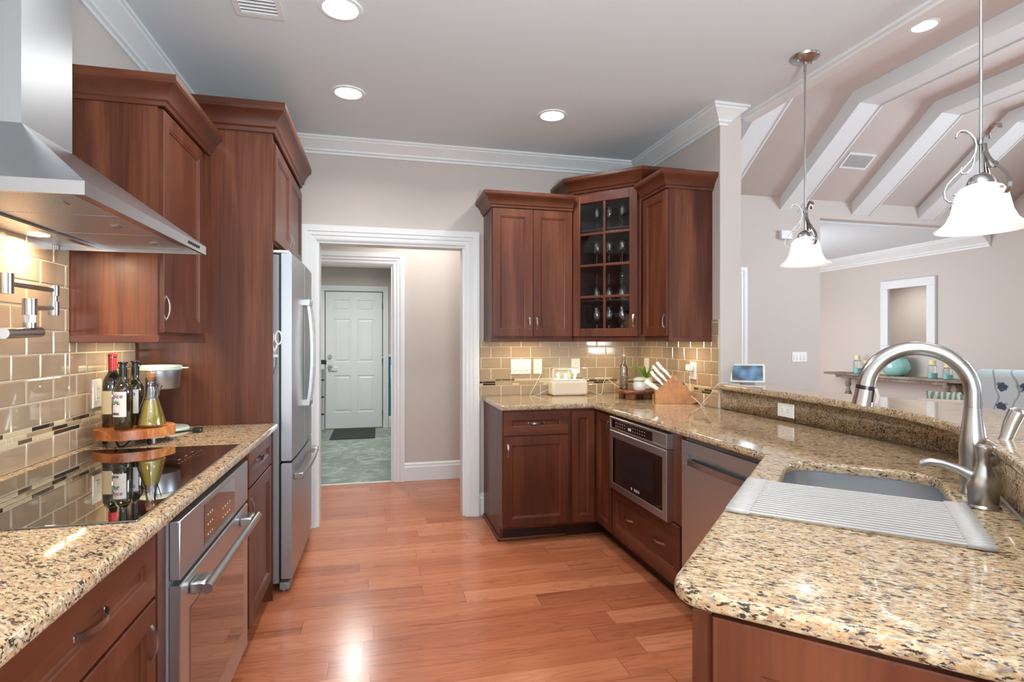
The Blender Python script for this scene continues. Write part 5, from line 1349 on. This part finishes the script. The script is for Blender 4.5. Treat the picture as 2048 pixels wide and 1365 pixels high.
G_ = 'silver-handled knives in the block'
rows_ = [(0.142, -0.030, 0.135, 'silver-handled kitchen knife, topmost in the knife block towards the room'), (0.142, 0.018, 0.13, 'silver-handled kitchen knife, topmost in the block on the tile side'),
         (0.105, -0.035, 0.13, 'silver-handled kitchen knife in the second row of the block, front slot'), (0.105, 0.005, 0.135, 'silver-handled kitchen knife in the second row of the block, middle slot'), (0.105, 0.038, 0.12, 'silver-handled kitchen knife in the second row of the block, rear slot'),
         (0.070, -0.036, 0.115, 'silver-handled steak knife in the third row of the block, front slot'), (0.070, -0.008, 0.11, 'silver-handled steak knife in the third row of the block, second slot'), (0.070, 0.020, 0.115, 'silver-handled steak knife in the third row of the block, third slot')]
for s_i, y_, L_, lb in rows_: knife(lb, s_i, y_, L_, grp=G_)
knife('broad white-handled tool in the lowest front slot of the knife block', 0.026, -0.030, 0.10, -0.25, mat='plastic', wd_=0.013, tk=0.010)

# smart display on the bar
t = thing('smart_display', 'white-framed smart display with blue picture on the far end of the bar', 'smart display', (2.225, 2.985, 1.0705), -33)
m = MB(); m.box(-0.10, -0.006, 0.0, 0.10, 0.006, 0.118, 0.0055, 3, xf=TR(0, 0, 0.006, 0, -12)); f = m.build('frame', M['plastic'], t)
m = MB(); m.box(-0.088, -0.0068, 0.012, 0.088, -0.0062, 0.106, xf=TR(0, 0, 0.006, 0, -12)); m.build('screen', M['screen'], t)
m = MB(); m.lathe([(0, 0.0), (0.060, 0.0), (0.055, 0.03), (0.040, 0.05), (0, 0.052)], (0, 0.045, 0.0), 28, sy=0.62); m.build('foot', M['rackgrey'], t)

# ------------------------------------------------------------------ stemware inside the glazed cabinet
def goblet(name, label, r, h, bowl, inverted=False):
    t = thing(name, label, 'glass')
    st = h-bowl
    pf = [(0, 0.001), (r*0.85, 0.001), (r*0.85, 0.003), (0.006, 0.008), (0.0035, 0.02), (0.0035, st-0.008), (0.010, st), (r*0.75, st+bowl*0.18), (r, st+bowl*0.45), (r*0.92, st+bowl*0.75), (r*0.74, h)]
    if inverted: pf = [(a, h-b) for a, b in pf][::-1]
    m = MB(); m.lathe(pf, n=24); m.build('glass_body', M['stem'], t)
    return t
# positions in the cabinet: along the diagonal and rows behind it
mid = Vector(((B[0]+Cc[0])/2, (B[1]+Cc[1])/2)); dirx = Vector((1, -1))/S2; back = Vector((1, 1))/S2
def gp(s, b, z): q = mid+dirx*s+back*b; return (XR+q.x, YB+q.y, UZ+z)
specs = [(0.7905, 0.030, 0.17, 0.10, False, 'tulip glasses on the top shelf'), (0.5305, 0.036, 0.18, 0.09, False, 'round wine glasses on the upper middle shelf'), (0.2755, 0.036, 0.19, 0.11, True, 'wine glasses upside down on the lower middle shelf'), (0.0205, 0.042, 0.20, 0.12, False, 'large wine glasses on the cabinet floor')]
for z, r, h, bw, inv, g in specs:
    first = None; i = 0
    what = {0.7905: 'narrow tulip glass on the top shelf', 0.5305: 'round-bowled wine glass on the upper middle shelf', 0.2755: 'upside-down wine glass on the lower middle shelf', 0.0205: 'large wine glass on the floor'}[z]
    for row, bb in enumerate((0.085, 0.20)):
        for c in range(3 if row == 0 else 3):
            s = (c-1)*0.098+(0.0 if row == 0 else 0.045)
            lab = what+' of the glazed cabinet, '+('front' if row == 0 else 'back')+' row '+('left', 'centre', 'right')[c]
            if first is None: first = goblet('wine_glass', lab, r, h, bw, inv); first['group'] = g; first.location = gp(s, bb, z)
            else: dup(first, gp(s, bb, z), 0, lab, g)

# ------------------------------------------------------------------ laundry
m = MB(); m.box(-0.645, 7.80, 0.001, -0.045, 8.70, 0.012, 0.004); tag(m.build('doormat', M['mat']), 'dark charcoal doormat in front of the laundry door', 'doormat')
t = thing('step_ladder', 'folded grey step ladder with black top leaning left of the laundry door', 'ladder', (-0.885, 8.50, 0), 0)
for s in (-0.03, 0.12):
    m = MB(); m.box(s-0.012, -0.012, 0.001, s+0.012, 0.012, 1.0, 0.003, xf=TR(0, 0, 0, 0, -5)); m.build('side_rail', M['steel_side'], t)
for z in (0.25, 0.5, 0.75):
    m = MB(); m.box(-0.017, -0.02, 0, 0.107, 0.02, 0.02, 0.003, xf=TR(0, 0.0875*z, z)); m.build('tread', M['black'], t)
m = MB(); m.box(-0.045, -0.025, 0.995, 0.135, 0.025, 1.06, 0.006, xf=TR(0, 0, 0, 0, -5)); m.build('top_cap', M['black'], t)

# ------------------------------------------------------------------ living and dining side
t = thing('wall_mirror', 'portrait mirror in a distressed white frame above the console table', 'mirror', (XF-0.001, 6.825, 1.13), -90)
m = MB(); w, h = 0.90, 1.16
for b in ((-w/2, 0, w/2, 0.13), (-w/2, h-0.13, w/2, h), (-w/2, 0.13, -w/2+0.13, h-0.13), (w/2-0.13, 0.13, w/2, h-0.13)): m.box(b[0], -0.045, b[1], b[2], -0.0005, b[3], 0.006)
m.build('frame', M['distress'], t)
m = MB(); m.box(-w/2+0.132, -0.02, 0.132, w/2-0.132, -0.001, h-0.132); m.build('mirror_glass', M['mirror'], t)
t = thing('console_table', 'long weathered grey console table with turned legs against the right wall', 'table', (7.735, 6.92, 0), -90)
m = MB(); m.box(-1.17, -0.18, 0.765, 1.17, 0.17, 0.80, 0.004); m.build('table_top', M['console'], t)
m = MB(); m.box(-0.95, -0.14, 0.72, 0.95, 0.14, 0.764, 0.003); m.build('apron', M['console'], t)
for x in (-0.72, 0.93):
    for y in (-0.11, 0.11):
        m = MB(); m.lathe([(0, 0.0), (0.03, 0.0), (0.045, 0.05), (0.03, 0.12), (0.022, 0.22), (0.03, 0.30), (0.05, 0.40), (0.055, 0.46), (0.035, 0.52), (0.028, 0.58), (0.045, 0.60), (0.045, 0.64), (0.03, 0.66), (0.05, 0.70), (0.05, 0.72), (0, 0.72)], (x, y, 0.001), 20); m.build('leg', M['console'], t)
m = MB(); m.box(-0.72, -0.09, 0.12, 0.93, 0.09, 0.15, 0.003); m.build('stretcher', M['console'], t)
TT = 0.8005
t = thing('glass_bowl', 'large aqua glass vase bowl in the middle of the console table', 'vase', (7.70, 6.83, TT))
m = MB(); m.lathe([(0, 0.001), (0.10, 0.001), (0.17, 0.04), (0.205, 0.11), (0.195, 0.18), (0.155, 0.235), (0.15, 0.25), (0.175, 0.285), (0.165, 0.288), (0.14, 0.25), (0.145, 0.235), (0.185, 0.178), (0.195, 0.11), (0.16, 0.045), (0, 0.012)], n=40); m.build('glass_body', M['aqua'], t).scale = (0.92, 0.92, 1.06)
for x, y, h, lb in ((7.72, 7.55, 0.30, 'tallest glass candle jar at the far left end of the console table'), (7.83, 7.50, 0.22, 'shorter glass candle jar just behind the tallest one'), (7.72, 6.27, 0.26, 'glass candle jar right of the aqua bowl'), (7.72, 6.05, 0.22, 'glass candle jar nearest the right end of the console, behind the faucet')):
    t = thing('candle_jar', lb, 'candle', (x, y, TT)); k = h/0.3
    m = MB(); m.lathe([(0, 0.001), (0.058, 0.001), (0.060, 0.01), (0.060, 0.20*k), (0.045, 0.215*k), (0.045, 0.225*k)], n=24); m.build('glass_jar', M['jarglass'], t)
    m = MB(); m.lathe([(0, 0.004), (0.055, 0.004), (0.055, 0.085*k), (0, 0.09*k)], n=20); m.build('filling', M['jarfill'], t)
    m = MB(); m.cyl((0, 0, 0.226*k), (0, 0, 0.30*k), 0.042, n=20); m.build('candle', M['candle'], t)
# floral wing chair
t = thing('wing_chair', 'pale blue floral upholstered wing chair at the right edge beyond the bar', 'armchair', (5.76, 3.76, 0), 122)
def soft(name, box, mat, parent, bev=0.05, xf=None):
    m = MB(); m.box(*box, bev, 4, xf=xf); return m.build(name, M[mat], parent, smooth=60)
soft('seat', (-0.34, -0.36, 0.16, 0.34, 0.30, 0.46), 'floral', t)
soft('backrest', (-0.37, 0.0, 0.0, 0.37, 0.14, 0.70), 'floral', t, 0.06, TR(0, 0.24, 0.40, 0, -8))
for s in (-1, 1):
    soft('armrest', (s*0.37-0.07, -0.34, 0.16, s*0.37+0.07, 0.28, 0.62), 'floral', t, 0.05)
    soft('wing', (s*0.36-0.04, 0.02, 0.62, s*0.36+0.04, 0.30, 0.96), 'floral', t, 0.035)
    for y in (-0.30, 0.26):
        m = MB(); m.cyl((s*0.30, y, 0.001), (s*0.30, y, 0.17), 0.018, 0.026, n=12); m.build('leg', M['kick'], t)
# beige armchair seen over the bar
SO = Matrix.Translation((6.36, 4.78, 0)) @ Matrix.Rotation(math.radians(128), 4, 'Z')
t = thing('beige_armchair', 'wide beige upholstered armchair whose back shows just above the bar top', 'armchair', (6.36, 4.78, 0), 128)
soft('seat', (-0.44, -0.40, 0.12, 0.44, 0.30, 0.43), 'beige', t)
soft('backrest', (-0.46, 0.26, 0.10, 0.46, 0.42, 0.70), 'beige', t, 0.07)
for s in (-1, 1): soft('armrest', (s*0.48-0.07, -0.40, 0.10, s*0.48+0.07, 0.40, 0.58), 'beige', t, 0.05)
for s in (-1, 1):
    for y in (-0.34, 0.34):
        m = MB(); m.cyl((s*0.44, y, 0.001), (s*0.44, y, 0.12), 0.02, 0.026, n=12); m.build('leg', M['kick'], t)
def pillow(label, mat, x, y, z, rz, rx, w):
    m = MB(); n = 10; g = []
    for side in (1, -1):
        rows = []
        for i in range(n+1):
            row = []
            for j in range(n+1):
                a, b = -1+2*i/n, -1+2*j/n
                th_ = side*0.075*((1-a**4)*(1-b**4))**0.6
                row.append(m.bm.verts.new((a*w/2*(1-0.06*(1-b*b)), th_, b*w/2*(1-0.06*(1-a*a)))))
            rows.append(row)
        g.append(rows)
    for rows in g: m._faces([m.bm.faces.new((rows[i][j], rows[i+1][j], rows[i+1][j+1], rows[i][j+1])) for i in range(n) for j in range(n)])
    bmesh.ops.remove_doubles(m.bm, verts=m.bm.verts[:], dist=0.0006)
    o = m.build('throw_pillow', M[mat], smooth=60); o.location = (x, y, z); o.rotation_euler = (math.radians(rx), 0, math.radians(rz)); tag(o, label, 'pillow')

p = SO @ Vector((-0.21, 0.135, 0)); pillow('blue-grey striped throw pillow standing on the wide beige armchair', 'stripe', p.x, p.y, 0.625, 128, 10, 0.38)
p = SO @ Vector((0.19, 0.135, 0)); pillow('green leaf-print throw pillow standing on the wide beige armchair', 'leafcloth', p.x, p.y, 0.605, 128, 10, 0.34)
